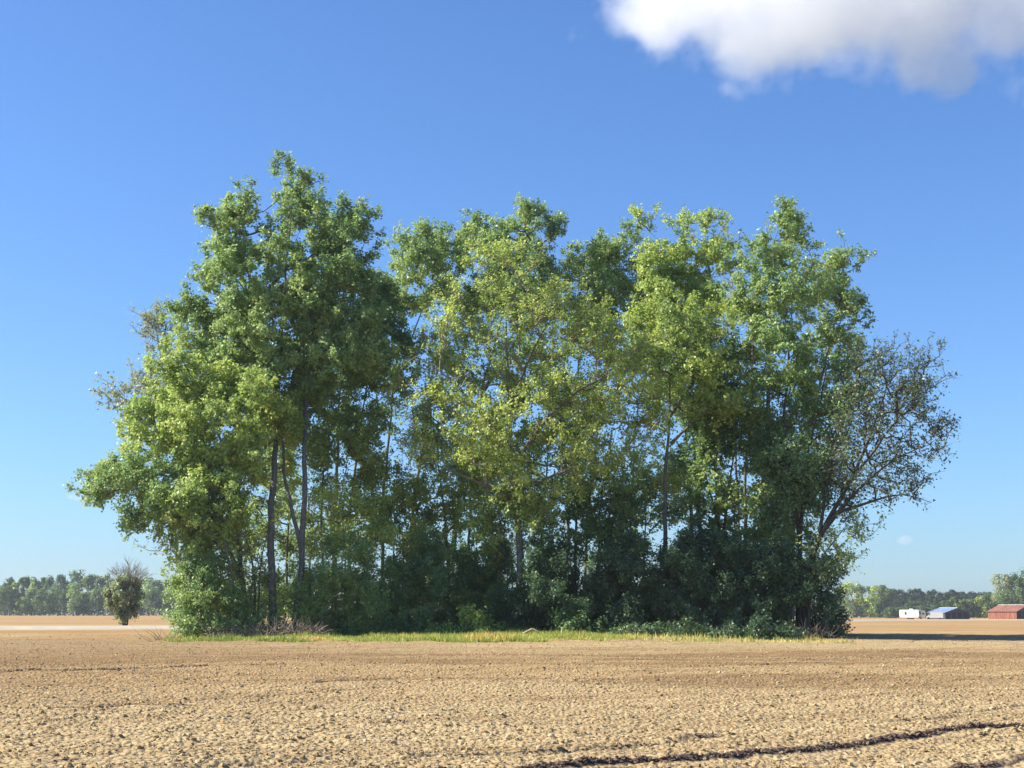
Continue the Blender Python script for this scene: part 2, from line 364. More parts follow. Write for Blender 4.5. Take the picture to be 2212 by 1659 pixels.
# ------------------------------------------------------------------ foliage and branch builders
def leaves_arrays(c, nrm, size, aspect=0.72, rng=RNG, tri=False):
    n = len(c)
    r = rng.normal(size=(n, 3)); nn = nrm / np.maximum(np.linalg.norm(nrm, axis=1), 1e-6)[:, None]
    a = np.cross(nn, r); a /= np.maximum(np.linalg.norm(a, axis=1), 1e-6)[:, None]; b = np.cross(nn, a)
    L = size[:, None]; Wd = L * aspect
    if tri:                                            # three-cornered leaf: wide at the stalk, pointed at the tip
        V = np.stack([c - a * L * .42 + b * Wd * .55, c - a * L * .42 - b * Wd * .55, c + a * L * .58], 1).reshape(-1, 3)
        return V, np.arange(3 * n).reshape(n, 3)
    v0 = c - a * L * .5; v2 = c + a * L * .5
    lift = nn * L * .14
    v1 = c + b * Wd * .5 + lift - a * L * .06; v3 = c - b * Wd * .5 + lift - a * L * .06
    V = np.stack([v0, v1, v2, v3], 1).reshape(-1, 3)
    F = np.arange(4 * n).reshape(n, 4)
    return V, F
def tubes(p0, p1, t0, t1, r0, r1, k):
    n = len(p0); ang = np.arange(k) * 2 * math.pi / k
    def ring(p, t, r):
        t = t / np.maximum(np.linalg.norm(t, axis=1), 1e-9)[:, None]
        ref = np.tile([0.31, 1.0, 0.17], (n, 1)); u = np.cross(ref, t); u /= np.maximum(np.linalg.norm(u, axis=1), 1e-9)[:, None]; w = np.cross(t, u)
        return p[:, None, :] + r[:, None, None] * (u[:, None, :] * np.cos(ang)[None, :, None] + w[:, None, :] * np.sin(ang)[None, :, None])
    V = np.concatenate([ring(p0, t0, r0), ring(p1, t1, r1)], 1).reshape(-1, 3)
    base = (np.arange(n) * 2 * k)[:, None]; i = np.arange(k)[None, :]; j = (i + 1) % k
    F = np.stack([base + i, base + j, base + k + j, base + k + i], -1).reshape(-1, 4)
    return V, F
def in_poly(x, z, poly):
    inside = np.zeros(len(x), bool); d = np.full(len(x), 1e9)
    n = len(poly)
    for i in range(n):
        x0, z0 = poly[i]; x1, z1 = poly[(i + 1) % n]
        c = ((z0 > z) != (z1 > z)) & (x < (x1 - x0) * (z - z0) / ((z1 - z0) if abs(z1 - z0) > 1e-9 else 1e-9) + x0)
        inside ^= c
        ex, ez = x1 - x0, z1 - z0; L2 = ex * ex + ez * ez + 1e-9
        t = np.clip(((x - x0) * ex + (z - z0) * ez) / L2, 0, 1)
        d = np.minimum(d, np.hypot(x - x0 - t * ex, z - z0 - t * ez))
    return inside, d
NTRI = [0]
def grow(name, label, cat, Y, stems, poly, T, dens, per=9, lv=20, ls=.19, mat=L_GREEN, bark=BARK, group='trees of the wooded clump in the field',
         twigs=2, sig=.42, bf=.35, spread=.24, seed=1, pale=None, up=.45, tipr=.0135, dY=0, fol='foliage'):
    """stems: [(base radius, [(xv, yv[, depth offset]), ...]), ...]; first point may have yv None = on the ground"""
    rng = np.random.default_rng(seed * 101 + 3)
    if lv >= 11: dens, lv, ls = dens * 1.22, lv * 2.7, ls * .79
    else: dens, lv, ls = dens * 1.2, lv * 1.9, ls * 1.0
    poly_w = [tuple(P(a, b, Y)[[0, 2]]) for a, b in poly]
    pw = np.array(poly_w); x0, x1 = pw[:, 0].min(), pw[:, 0].max(); z0, z1 = pw[:, 1].min(), pw[:, 1].max()
    area = .5 * abs(np.dot(pw[:, 0], np.roll(pw[:, 1], 1)) - np.dot(pw[:, 1], np.roll(pw[:, 0], 1)))
    nc = max(6, int(area * dens))
    # clump centres with a minimum spacing so gaps stay between them
    C = []
    tries = 0
    mind = .62 / math.sqrt(max(dens, .05))
    xs_ = rng.uniform(x0, x1, nc * 60); zs_ = rng.uniform(z0, z1, nc * 60)
    ins, dd = in_poly(xs_, zs_, poly_w); ins &= dd > (.34 if (area > 35 and 'bush' not in cat and T > 1.5) else 0); xs_, zs_, dd = xs_[ins], zs_[ins], dd[ins]
    R = max(1.2, .5 * math.sqrt(area) * .6)
    yo = (rng.random(len(xs_)) * 2 - 1); yo = np.sign(yo) * np.abs(yo) ** .7 * T * np.sqrt(np.clip(dd / R, .06, 1))
    cand = np.stack([xs_, Y + dY + yo, zs_], -1)
    for c in cand:
        if len(C) >= nc: break
        if C:
            A_ = np.array(C)
            if np.min(np.sum((A_ - c) ** 2 * np.array([1, .6, 1]), axis=1)) < mind * mind and rng.random() < .9: continue
        C.append(c)
    C = np.array(C); ctint = rng.random(len(C))
    # attractors
    npc = np.maximum(2, rng.poisson(per, len(C))); ci = np.repeat(np.arange(len(C)), npc)
    A = C[ci] + rng.normal(size=(len(ci), 3)) * np.array([sig, sig, sig * .95])
    # twisting shoots that stick out: stretch some clumps outwards
    cc = A.mean(0)
    A[:, 2] -= .22
    A[:, 2] = np.maximum(A[:, 2], gz(A[:, 0], A[:, 1]) + .08)
    # stems
    nodes = []; par = []; rs = []; stemid = []
    base0 = None
    for si, (r0, pts) in enumerate(stems):
        W_ = []
        for p in pts:
            dy_ = p[2] if len(p) > 2 else 0
            if p[1] is None:
                q = P(p[0], 1300, Y + dY + dy_); q[2] = float(gz(q[0], q[1])) - .12
            else: q = P(p[0], p[1], Y + dY + dy_)
            W_.append(q)
        W_ = np.array(W_)
        if base0 is None: base0 = W_[0].copy(); base0[2] = float(gz(base0[0], base0[1]))
        seg = np.linalg.norm(np.diff(W_, axis=0), axis=1); L = seg.sum(); k = max(4, int(L / .7))
        s = np.linspace(0, L, k + 1); cs = np.concatenate([[0], np.cumsum(seg)])
        line = np.stack([np.interp(s, cs, W_[:, q]) for q in range(3)], -1)
        for _ in range(2): line[1:-1] = .25 * line[:-2] + .5 * line[1:-1] + .25 * line[2:]
        wob = np.cumsum(rng.normal(size=(k + 1, 3)) * [.035, .035, 0], axis=0); wob -= np.linspace(0, 1, k + 1)[:, None] * wob[-1]
        line += wob * np.minimum(1, s / 2)[:, None]
        tt = s / L; rr = r0 * (1 - .88 * tt ** .9) + .25 * r0 * np.exp(-s / .5)
        n0 = len(nodes)
        for i in range(k + 1):
            nodes.append(line[i]); par.append(-1 if i == 0 else n0 + i - 1); rs.append(rr[i]); stemid.append(si)
    nodes = np.array(nodes); ns = len(nodes); na = len(A)
    allp = np.zeros((ns + na, 3)); allp[:ns] = nodes; path = np.zeros(ns + na)
    for i in range(ns): path[i] = 0 if par[i] < 0 else path[par[i]] + .25 * np.linalg.norm(nodes[i] - nodes[par[i]])
    par = par + [0] * na
    best = np.full(na, 1e9); bn = np.zeros(na, int)
    def upd(j):
        d = A - allp[j]; c = np.sqrt((d * d).sum(1)) + bf * path[j] + .5 * np.maximum(0, -d[:, 2])
        w = c < best; best[w] = c[w]; bn[w] = j
    for j in range(ns):
        if par[j] >= 0 or ns < 8: upd(j)
    done = np.zeros(na, bool)
    order = []
    for q in range(na):
        i = int(np.argmin(np.where(done, 1e9, best))); done[i] = True
        j = ns + q; allp[j] = A[i]; par[j] = int(bn[i]); path[j] = path[par[j]] + np.linalg.norm(A[i] - allp[par[j]]); order.append(i)
        upd(j)
    par = np.array(par); n = ns + na
    r = np.zeros(n); acc = np.zeros(n); kids = np.zeros(n, int)
    for j in range(n - 1, -1, -1):
        if j >= ns:
            r[j] = (acc[j] + tipr ** 2.3) ** (1 / 2.3); acc[par[j]] += r[j] ** 2.3; kids[par[j]] += 1
    r[:ns] = np.array(rs)
    root = empty(name, base0, label, cat, group)
    o0 = base0
    tang = np.zeros((n, 3))
    for j in range(n):
        if par[j] >= 0: tang[j] = allp[j] - allp[par[j]]
    for j in range(ns):
        if par[j] < 0: tang[j] = allp[j + 1] - allp[j]
    # trunks
    for si in range(len(stems)):
        js = np.array([j for j in range(ns) if stemid[j] == si and par[j] >= 0])
        V, F = tubes(allp[par[js]], allp[js], tang[par[js]], tang[js], r[par[js]], r[js], 8)
        mesh_obj('trunk', V, F, bark, root, o0, smooth_sh=True); NTRI[0] += 2 * len(F)
    # branches, with a bent middle
    js = np.arange(ns, n); p0 = allp[par[js]]; p1 = allp[js]; L = np.linalg.norm(p1 - p0, axis=1)
    rb = np.minimum(r[js], r[par[js]] * .85); ra = np.minimum(r[par[js]] * .8, rb * 1.25)
    mid = (p0 + p1) / 2 + rng.normal(size=p0.shape) * (L * .09)[:, None] + np.array([0, 0, -1]) * (L * .05)[:, None]
    rm = (ra + rb) / 2
    big = rb > .03
    Vs, Fs = [], []; off = 0
    def addt(m_, a, b, ra_, rb_, k):
        nonlocal off
        if not m_.any(): return
        V, F = tubes(a[m_], b[m_], (b - a)[m_], (b - a)[m_], ra_[m_], rb_[m_], k); Vs.append(V); Fs.append(F + off); off += len(V)
    for msk, k in ((big, 5), (~big, 3)):
        addt(msk, p0, mid, ra, rm, k); addt(msk, mid, p1, rm, rb, k)
    # twigs
    tw = np.repeat(A, twigs, axis=0); td = rng.normal(size=tw.shape); outw = tw - cc; outw /= np.maximum(np.linalg.norm(outw, axis=1), .1)[:, None]
    td = td * .7 + outw * .8 + np.array([0, 0, .45]); td /= np.linalg.norm(td, axis=1)[:, None]
    tl = rng.uniform(.25, .6, len(tw)); te = tw + td * tl[:, None]
    addt(np.ones(len(tw), bool), tw, te, np.full(len(tw), tipr * .7), np.full(len(tw), tipr * .3), 3)
    V = np.concatenate(Vs); F = np.concatenate(Fs); NTRI[0] += 2 * len(F)
    mesh_obj('branches', V, F, pale or bark, root, o0)['kind'] = 'stuff'
    # leaves: along twigs
    if lv > 0:
        nl = rng.poisson(lv, len(A)); ai = np.repeat(np.arange(len(A)), nl)
        pick = ai * twigs + rng.integers(0, twigs, len(ai)); f = rng.random(len(ai)) ** .7
        pos = tw[pick] + (te[pick] - tw[pick]) * f[:, None] + rng.normal(size=(len(ai), 3)) * spread * .5
        o_ = pos - (C[ci[ai]] * .6 + cc * .4); o_ /= np.maximum(np.linalg.norm(o_, axis=1), .1)[:, None]
        nr = o_ * .5 + np.array([0, 0, up]) + rng.normal(size=o_.shape) * .55
        sz = ls * rng.uniform(.65, 1.3, len(ai))
        pos[:, 2] = np.maximum(pos[:, 2], gz(pos[:, 0], pos[:, 1]) + .06)
        V, F = leaves_arrays(pos, nr, sz, .8, rng=rng, tri=True)
        tint = np.clip(.5 * ctint[ci[ai]] + .5 * rng.random(len(ai)) + .0, 0, 1)
        mesh_obj(fol, V, F, mat, root, o0, fattr=tint)['kind'] = 'stuff'; NTRI[0] += len(F)
    return root

# ------------------------------------------------------------------ the wooded clump: each tree
T_ = 'tree'
GB = None
grow('tall_tree', 'tallest tree of the clump, peaking left of centre above a thick dark trunk', T_, 83,
     [(.23, [(592, None, -6), (586, 1200, -6), (594, 1000, -4.5), (602, 850, -1), (612, 620, 0), (632, 430)]), (.16, [(602, 870, -1.5), (560, 720, 0), (520, 520, 1.5), (500, 430, 1.5)])],
     [(640, 356), (675, 368), (690, 410), (715, 450), (725, 520), (720, 620), (715, 740), (700, 860), (660, 950), (600, 960), (540, 900), (470, 860), (400, 790), (378, 720), (372, 650), (385, 625), (430, 640), (440, 590), (428, 540), (445, 500), (427, 440), (440, 432), (470, 450), (492, 398), (520, 425), (558, 412), (580, 376), (612, 358)],
     4.2, 1.05, per=12, lv=22, ls=.21, mat=L_GREEN, seed=1)
grow('tall_tree', 'tall green tree with a forked trunk just right of the tallest tree', T_, 82,
     [(.20, [(638, None, -4.5), (650, 1190, -4.5), (652, 1000, -3.5), (656, 850, -.5), (690, 620), (745, 440)]), (.12, [(650, 1180, -4.5), (618, 1060, -4.2), (610, 960, -2.4), (640, 760, 0)])],
     [(728, 388), (757, 400), (762, 395), (796, 405), (802, 440), (796, 480), (806, 505), (800, 545), (810, 600), (840, 660), (850, 720), (820, 800), (760, 840), (700, 870), (640, 880), (632, 760), (650, 640), (690, 560), (705, 460)],
     3.2, 1.05, per=12, lv=20, ls=.20, mat=L_GREEN, seed=2)
grow('leafy_tree', 'broad bright green tree leaning left below the tallest tree, lit yellow green', T_, 79,
     [(.19, [(535, None), (515, 1230), (500, 1080), (470, 940), (440, 830)]), (.13, [(520, 1250), (470, 1100, -.5), (400, 1000, -1), (330, 930, -1)])],
     [(300, 850), (320, 800), (360, 745), (440, 750), (520, 790), (600, 830), (640, 900), (620, 990), (560, 1060), (480, 1060), (430, 1030), (380, 985), (310, 975), (270, 935), (278, 880)],
     3.4, 1.25, per=13, lv=24, ls=.19, mat=L_BRIGHT, seed=3)
grow('leaning_tree', 'low tree on the far left of the clump reaching left over the field', T_, 77,
     [(.15, [(485, None), (455, 1260), (400, 1150), (320, 1075), (250, 1060)]), (.11, [(470, 1290), (430, 1180, -.4), (400, 1080, -.6), (370, 1020, -.8)])],
     [(195, 1095), (212, 1020), (240, 975), (300, 990), (370, 1000), (430, 1020), (470, 1070), (450, 1140), (390, 1160), (330, 1135), (300, 1115), (240, 1115), (210, 1110)],
     2.6, 1.45, per=13, lv=24, ls=.18, mat=L_GREEN, seed=4)
grow('young_tree', 'yellow green young tree in front of the leaning one at the clump left side', T_, 75.5,
     [(.10, [(520, None), (500, 1240), (470, 1120), (455, 1030)])],
     [(400, 1030), (440, 1000), (500, 1020), (520, 1080), (505, 1150), (460, 1170), (420, 1130), (405, 1090)],
     1.5, 1.6, per=12, lv=24, ls=.18, mat=L_BRIGHT, seed=5)
grow('multi_stem_tree', 'thinly leaved many stemmed tree with brown branches fanning left at the clump lower left', T_, 77.5,
     [(.11, [(545, None), (530, 1280), (470, 1170), (400, 1120)]), (.10, [(550, None), (545, 1240), (520, 1140), (480, 1080)]), (.09, [(540, None), (500, 1310), (430, 1250), (370, 1190)]),
      (.08, [(556, None), (560, 1220), (590, 1110)])],
     [(340, 1150), (350, 1200), (385, 1240), (420, 1290), (520, 1310), (590, 1280), (600, 1160), (580, 1080), (500, 1090), (420, 1130)],
     2.0, 1.2, per=12, lv=6, ls=.16, mat=L_OLIVE, bark=BARK, pale=BARK_P, seed=6, twigs=4)
grow('half_bare_tree', 'half bare grey twiggy tree sticking out behind the clump upper left edge', T_, 92,
     [(.17, [(470, None), (440, 1150), (390, 950), (345, 780), (335, 690)]), (.12, [(455, 1100), (380, 960), (300, 880), (245, 850)])],
     [(312, 668), (345, 662), (375, 690), (400, 720), (420, 800), (400, 890), (330, 900), (300, 870), (260, 885), (225, 860), (245, 818), (300, 820), (285, 760), (312, 720)],
     2.0, 1.25, per=12, lv=9, ls=.16, mat=L_GREY, bark=BARK_P, seed=7, twigs=4)
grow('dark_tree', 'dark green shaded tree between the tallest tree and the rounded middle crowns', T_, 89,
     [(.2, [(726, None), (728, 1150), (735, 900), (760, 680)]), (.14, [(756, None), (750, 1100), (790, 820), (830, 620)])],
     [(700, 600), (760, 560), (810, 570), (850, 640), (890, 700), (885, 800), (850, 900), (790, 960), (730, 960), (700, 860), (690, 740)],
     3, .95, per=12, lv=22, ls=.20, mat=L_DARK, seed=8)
grow('slender_tree', 'slender tree with a bushy rounded top at the left end of the middle crowns', T_, 92,
     [(.15, [(832, None), (828, 1100), (850, 850), (880, 640), (895, 520)]), (.1, [(850, 850), (900, 700), (930, 620)])],
     [(820, 540), (845, 515), (880, 500), (892, 478), (912, 478), (925, 500), (955, 520), (960, 580), (930, 640), (880, 660), (830, 690), (805, 650), (805, 590)],
     2.6, 1.1, per=12, lv=20, ls=.19, mat=L_GREEN, seed=9)
grow('slender_tree', 'slender tree with a flat wide top second from the left among the middle crowns', T_, 94,
     [(.16, [(884, None), (890, 1100), (930, 850), (970, 640), (1000, 520)])],
     [(945, 475), (962, 470), (985, 462), (1020, 466), (1042, 468), (1056, 500), (1066, 560), (1060, 640), (1000, 680), (945, 660), (935, 600), (930, 540)],
     2.6, 1.0, per=12, lv=20, ls=.19, mat=L_GREEN, seed=10)
grow('slender_tree', 'highest round crown in the middle of the clump, directly above the olive front tree', T_, 93,
     [(.2, [(968, None), (990, 1100), (1040, 850), (1100, 640), (1140, 500)]), (.13, [(1040, 850), (1130, 720), (1190, 560)])],
     [(1062, 468), (1085, 458), (1110, 462), (1130, 447), (1157, 444), (1172, 458), (1213, 464), (1214, 495), (1200, 520), (1235, 560), (1225, 660), (1160, 740), (1090, 700), (1055, 610), (1062, 540)],
     2.8, 1.0, per=12, lv=20, ls=.19, mat=L_GREEN, seed=11)
grow('slender_tree', 'lower slender tree in the dip right of the highest middle crown', T_, 94,
     [(.15, [(1216, None), (1222, 1100), (1240, 850), (1270, 600)]), (.12, [(1262, None), (1270, 1100), (1300, 850), (1345, 560)])],
     [(1235, 490), (1262, 488), (1290, 500), (1320, 515), (1345, 500), (1362, 484), (1385, 498), (1392, 560), (1395, 700), (1340, 800), (1260, 780), (1220, 700), (1215, 600)],
     2.6, 1.0, per=12, lv=20, ls=.19, mat=L_GREEN, seed=12)
grow('spreading_tree', 'large front tree of the middle with small olive yellow leaves and pale twisting branches', T_, 79,
     [(.27, [(1128, None), (1128, 1200), (1118, 1060), (1108, 940), (1100, 820), (1090, 660)]), (.15, [(1112, 1000), (1180, 900, -1), (1260, 830, -1.5), (1350, 800, -1)]),
      (.14, [(1110, 980), (1030, 880, -1), (950, 800, -1.4), (900, 770, -1)]), (.12, [(1104, 880), (1150, 760, .5), (1200, 680, 1)]), (.11, [(1125, 1080), (1030, 1040, -1.6), (930, 1000, -2)]),
      (.11, [(1120, 1060), (1210, 1020, -1.6), (1320, 980, -2.2)])],
     [(990, 510), (1060, 515), (1130, 520), (1200, 570), (1250, 640), (1340, 680), (1420, 720), (1435, 800), (1440, 900), (1400, 980), (1310, 1040), (1240, 1080), (1180, 1140), (1110, 1150), (1050, 1100), (990, 1060), (920, 990), (860, 950), (838, 880), (828, 800), (850, 730), (900, 700), (940, 640), (960, 560)],
     4.0, 1.0, per=11, lv=12, ls=.17, mat=L_OLIVE, bark=BARK, pale=BARK_P, seed=13, twigs=2, sig=.5, tipr=.014)
grow('yellowish_tree', 'yellowish tree right of the large olive one with a flat lit top', T_, 82,
     [(.17, [(1440, None), (1442, 1150), (1446, 950), (1450, 800), (1480, 680)]), (.1, [(1446, 900), (1520, 800), (1570, 700)]), (.09, [(1448, 960), (1530, 880, -.5), (1590, 850, -.8)])],
     [(1340, 660), (1420, 610), (1500, 625), (1590, 645), (1600, 700), (1570, 780), (1600, 830), (1610, 870), (1560, 910), (1490, 900), (1430, 860), (1370, 830), (1350, 740)],
     2.6, .95, per=11, lv=14, ls=.20, mat=L_OLIVE, seed=14)
grow('slim_green_tree', 'slim green tree with a spiky top at the left of the right hand group', T_, 91,
     [(.16, [(1495, None), (1496, 1150), (1480, 900), (1425, 520)])],
     [(1392, 470), (1412, 456), (1440, 460), (1448, 500), (1470, 560), (1465, 640), (1440, 720), (1400, 740), (1380, 660), (1385, 560)],
     2.2, 1.0, per=12, lv=20, ls=.20, mat=L_BRIGHT, seed=15)
grow('slim_green_tree', 'slim green tree with twin pointed tops between the spiky one and the right summit', T_, 92,
     [(.18, [(1556, None), (1553, 1150), (1540, 900), (1528, 500)])],
     [(1462, 470), (1478, 478), (1500, 480), (1524, 450), (1538, 455), (1562, 484), (1576, 560), (1565, 640), (1540, 720), (1480, 730), (1455, 660), (1458, 560)],
     2.4, 1.0, per=12, lv=20, ls=.20, mat=L_BRIGHT, seed=16)
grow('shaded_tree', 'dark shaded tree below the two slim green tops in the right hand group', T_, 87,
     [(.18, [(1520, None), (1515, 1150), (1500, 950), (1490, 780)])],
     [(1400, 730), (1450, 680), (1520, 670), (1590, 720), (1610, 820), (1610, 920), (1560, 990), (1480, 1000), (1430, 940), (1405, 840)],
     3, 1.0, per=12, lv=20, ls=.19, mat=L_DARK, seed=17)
grow('bare_top_tree', 'almost bare pale twiggy treetop showing between two green crowns on the right', T_, 96,
     [(.13, [(1600, None), (1596, 1100), (1585, 800), (1575, 520)])],
     [(1565, 500), (1590, 480), (1605, 520), (1600, 620), (1590, 700), (1560, 690), (1555, 580)],
     1.4, .8, per=10, lv=4, ls=.16, mat=L_GREY, bark=BARK_P, seed=18, twigs=3)
grow('right_summit_tree', 'tallest tree of the right hand group with several straight trunks', T_, 84,
     [(.24, [(1636, None), (1640, 1150), (1655, 900), (1662, 700), (1672, 520)]), (.19, [(1668, None), (1672, 1100), (1690, 850), (1715, 620)]), (.14, [(1612, None), (1610, 1100), (1620, 850), (1625, 600)])],
     [(1605, 520), (1625, 480), (1640, 462), (1665, 470), (1682, 453), (1712, 468), (1722, 500), (1745, 515), (1755, 560), (1770, 650), (1765, 800), (1750, 900), (1690, 940), (1620, 920), (1580, 840), (1590, 720), (1575, 620), (1600, 570)],
     3.8, .95, per=12, lv=20, ls=.20, mat=L_GREEN, seed=19)
grow('right_shoulder_tree', 'green tree forming the right shoulder of the clump above the sparse leaning tree', T_, 87,
     [(.2, [(1705, None), (1712, 1150), (1740, 950), (1790, 760), (1828, 600)])],
     [(1772, 575), (1800, 560), (1802, 540), (1838, 516), (1852, 530), (1845, 570), (1868, 585), (1845, 620), (1855, 680), (1845, 740), (1862, 800), (1835, 880), (1790, 930), (1745, 920), (1748, 800), (1765, 680)],
     3, .95, per=12, lv=19, ls=.20, mat=L_GREEN, seed=20)
grow('leaning_sparse_tree', 'sparse tree leaning far out over the field at the clump right edge, dark fanning limbs', T_, 78,
     [(.20, [(1738, None), (1742, 1230), (1785, 1130), (1835, 1040), (1885, 930), (1925, 800)]), (.13, [(1782, 1140), (1850, 1060, -.5), (1930, 990, -.8), (2010, 960, -1)]),
      (.10, [(1800, 1110), (1880, 1085, -.7), (1950, 1060, -1), (2010, 1085, -1.2)]), (.11, [(1820, 1060), (1900, 960, .5), (1980, 850, .8)]), (.09, [(1770, 1150), (1800, 980, .8), (1840, 820, 1)])],
     [(1845, 790), (1870, 700), (1885, 690), (1935, 700), (1930, 745), (1960, 770), (2000, 755), (2022, 800), (2010, 850), (2028, 900), (2042, 960), (2015, 1010), (2030, 1070), (2000, 1105), (1940, 1070), (1880, 1090), (1830, 1100), (1790, 1080), (1780, 980), (1810, 880)],
     3.0, 1.35, per=14, lv=5, ls=.14, mat=L_SPARSE, bark=BARK_D, seed=21, twigs=3, sig=.5, tipr=.014)
grow('fan_shaped_tree', 'thin leaved upright tree just left of the far leaning one, many fine dark branches', T_, 81,
     [(.17, [(1722, None), (1728, 1150), (1752, 950), (1790, 780)]), (.12, [(1728, 1160), (1700, 1000), (1690, 860)]), (.10, [(1735, 1100), (1790, 960), (1840, 830)])],
     [(1640, 920), (1700, 900), (1760, 860), (1800, 760), (1850, 740), (1880, 800), (1860, 920), (1820, 1040), (1790, 1120), (1720, 1160), (1650, 1130), (1630, 1020)],
     3, 1.2, per=12, lv=9, ls=.16, mat=L_DARK, bark=BARK_D, seed=22, twigs=3)
grow('drooping_tree', 'small brownish tree drooping right above the dark bushes at the clump right end', T_, 77,
     [(.10, [(1745, None), (1750, 1270), (1780, 1190), (1840, 1120)]), (.07, [(1750, 1260), (1800, 1210), (1830, 1190)])],
     [(1735, 1140), (1790, 1120), (1850, 1090), (1890, 1085), (1880, 1120), (1835, 1165), (1835, 1210), (1815, 1260), (1770, 1290), (1735, 1260)],
     1.6, .95, per=11, lv=8, ls=.15, mat=L_OLIVE, bark=BARK, seed=23, twigs=3)
grow('inner_tree', 'yellow green thin tree filling the gap right of the two thick left trunks', T_, 85,
     [(.12, [(700, None), (696, 1150), (705, 980), (730, 860)]), (.09, [(722, None), (724, 1100), (760, 930)])],
     [(680, 900), (740, 870), (800, 900), (850, 960), (870, 1050), (850, 1140), (770, 1170), (700, 1160), (672, 1050)],
     2.6, 1.2, per=11, lv=14, ls=.19, mat=L_GREEN, seed=24)
grow('inner_tree', 'green thin tree seen left of the wide trunk of the olive tree', T_, 87,
     [(.15, [(972, None), (968, 1180), (955, 1040), (930, 940)]), (.12, [(1066, None), (1068, 1180), (1050, 1020), (1010, 900)]), (.08, [(852, None), (850, 1150), (862, 1010)])],
     [(860, 960), (930, 930), (1010, 950), (1050, 1020), (1060, 1110), (1010, 1180), (920, 1190), (860, 1160), (850, 1050)],
     2.6, .95, per=11, lv=14, ls=.17, mat=L_GREEN, seed=25)
grow('inner_tree', 'thin shaded tree right of the wide olive tree trunk', T_, 87,
     [(.13, [(1242, None), (1240, 1180), (1248, 1040), (1262, 900)]), (.10, [(1290, None), (1292, 1180), (1300, 1040), (1330, 930)]), (.08, [(1200, None), (1196, 1180), (1190, 1060)])],
     [(1170, 1060), (1240, 1020), (1330, 1010), (1400, 1020), (1420, 1090), (1380, 1160), (1280, 1190), (1180, 1190)],
     2.8, 1.0, per=11, lv=14, ls=.20, mat=L_DARK, seed=26)
grow('inner_tree', 'bright leaved tree glimpsed between the straight trunks right of centre', T_, 92,
     [(.12, [(1362, None), (1364, 1180), (1368, 1020), (1372, 900)]), (.09, [(1392, None), (1396, 1150), (1410, 980)])],
     [(1370, 960), (1430, 930), (1500, 960), (1530, 1020), (1520, 1100), (1460, 1140), (1390, 1120), (1365, 1040)],
     2.4, 1.0, per=11, lv=15, ls=.18, mat=L_BRIGHT, seed=27)
grow('inner_tree', 'open branched tree with pale limbs between the trunks of the right hand group', T_, 86,
     [(.12, [(1560, None), (1556, 1160), (1525, 1020), (1500, 920)]), (.10, [(1562, 1170), (1580, 1030), (1600, 900)]), (.10, [(1648, None), (1650, 1150), (1655, 960)])],
     [(1500, 930), (1580, 930), (1660, 950), (1710, 1020), (1730, 1120), (1660, 1170), (1570, 1170), (1510, 1110), (1490, 1020)],
     2.6, .95, per=11, lv=10.9, ls=.20, mat=L_GREEN, bark=BARK_D, pale=BARK, seed=28)

grow('inner_tree', 'thin leafy tree between and behind the two thick left trunks', T_, 87,
     [(.11, [(615, None), (618, 1180), (628, 1020), (640, 900)]), (.08, [(672, None), (670, 1150), (660, 1000)])],
     [(560, 960), (640, 900), (690, 940), (700, 1060), (690, 1180), (640, 1230), (570, 1240), (530, 1180), (540, 1060)],
     2.4, 1.0, per=11, lv=11, ls=.19, mat=L_GREEN, seed=29)
grow('inner_tree', 'leafy middle storey tree behind the pale limbs of the large olive tree', T_, 88,
     [(.12, [(1010, None), (1012, 1150), (1020, 960), (1040, 800)]), (.10, [(1165, None), (1168, 1120), (1190, 900), (1220, 780)])],
     [(880, 720), (980, 700), (1100, 720), (1220, 740), (1330, 790), (1350, 900), (1290, 990), (1180, 1010), (1060, 1000), (950, 960), (890, 880)],
     2.6, .7, per=11, lv=12, ls=.20, mat=L_GREEN, seed=30)
grow('inner_tree', 'leafy middle storey tree below the right shoulder of the clump', T_, 86,
     [(.12, [(1690, None), (1692, 1150), (1710, 960), (1730, 850)])],
     [(1590, 880), (1680, 860), (1780, 880), (1830, 940), (1800, 1040), (1720, 1090), (1640, 1080), (1590, 1000)],
     2.4, .9, per=11, lv=12, ls=.20, mat=L_GREEN, seed=31)
grow('young_tree', 'young tree filling in beneath the leaning one, its leaves hanging low on the left', T_, 78.5,
     [(.08, [(500, None), (490, 1280), (465, 1200)]), (.07, [(530, None), (545, 1270), (560, 1180)])],
     [(400, 1170), (470, 1130), (540, 1120), (570, 1180), (570, 1280), (530, 1330), (470, 1320), (410, 1260)],
     2.0, .9, per=12, lv=7, ls=.16, mat=L_GREEN, pale=BARK_P, seed=32, twigs=3)

for k_, (lab_, Y_, tx_, po_, m_) in enumerate([
    ('slight young tree in the shade between the olive tree and the straight trunks', 84, 1345, [(1250, 1080), (1330, 1020), (1430, 1030), (1450, 1110), (1400, 1180), (1290, 1190)], L_GREEN),
    ('slight young tree behind the bushes right of the two left trunks', 84, 905, [(820, 1080), (900, 1030), (980, 1050), (1000, 1130), (950, 1190), (850, 1180)], L_OLIVE),
    ('slight young tree with light leaves behind the trunks far right', 84, 1690, [(1610, 1060), (1700, 1030), (1770, 1070), (1770, 1150), (1690, 1190), (1620, 1160)], L_GREEN),
    ('slight young tree beside the second thick left trunk, low light leaves', 80, 742, [(690, 1080), (750, 1040), (820, 1070), (830, 1150), (770, 1190), (700, 1170)], L_BRIGHT),
    ('slight young tree around the base of the olive tree trunk', 80.5, 1090, [(1010, 1110), (1080, 1070), (1160, 1080), (1190, 1150), (1140, 1210), (1040, 1200)], L_OLIVE)]):
    grow('young_tree', lab_, T_, Y_, [(.07, [(tx_, None), (tx_ + 6, 1220), (tx_ - 4, 1110)])], po_, 2.0, 1.1, per=11, lv=12, ls=.18, mat=m_, seed=110 + k_)

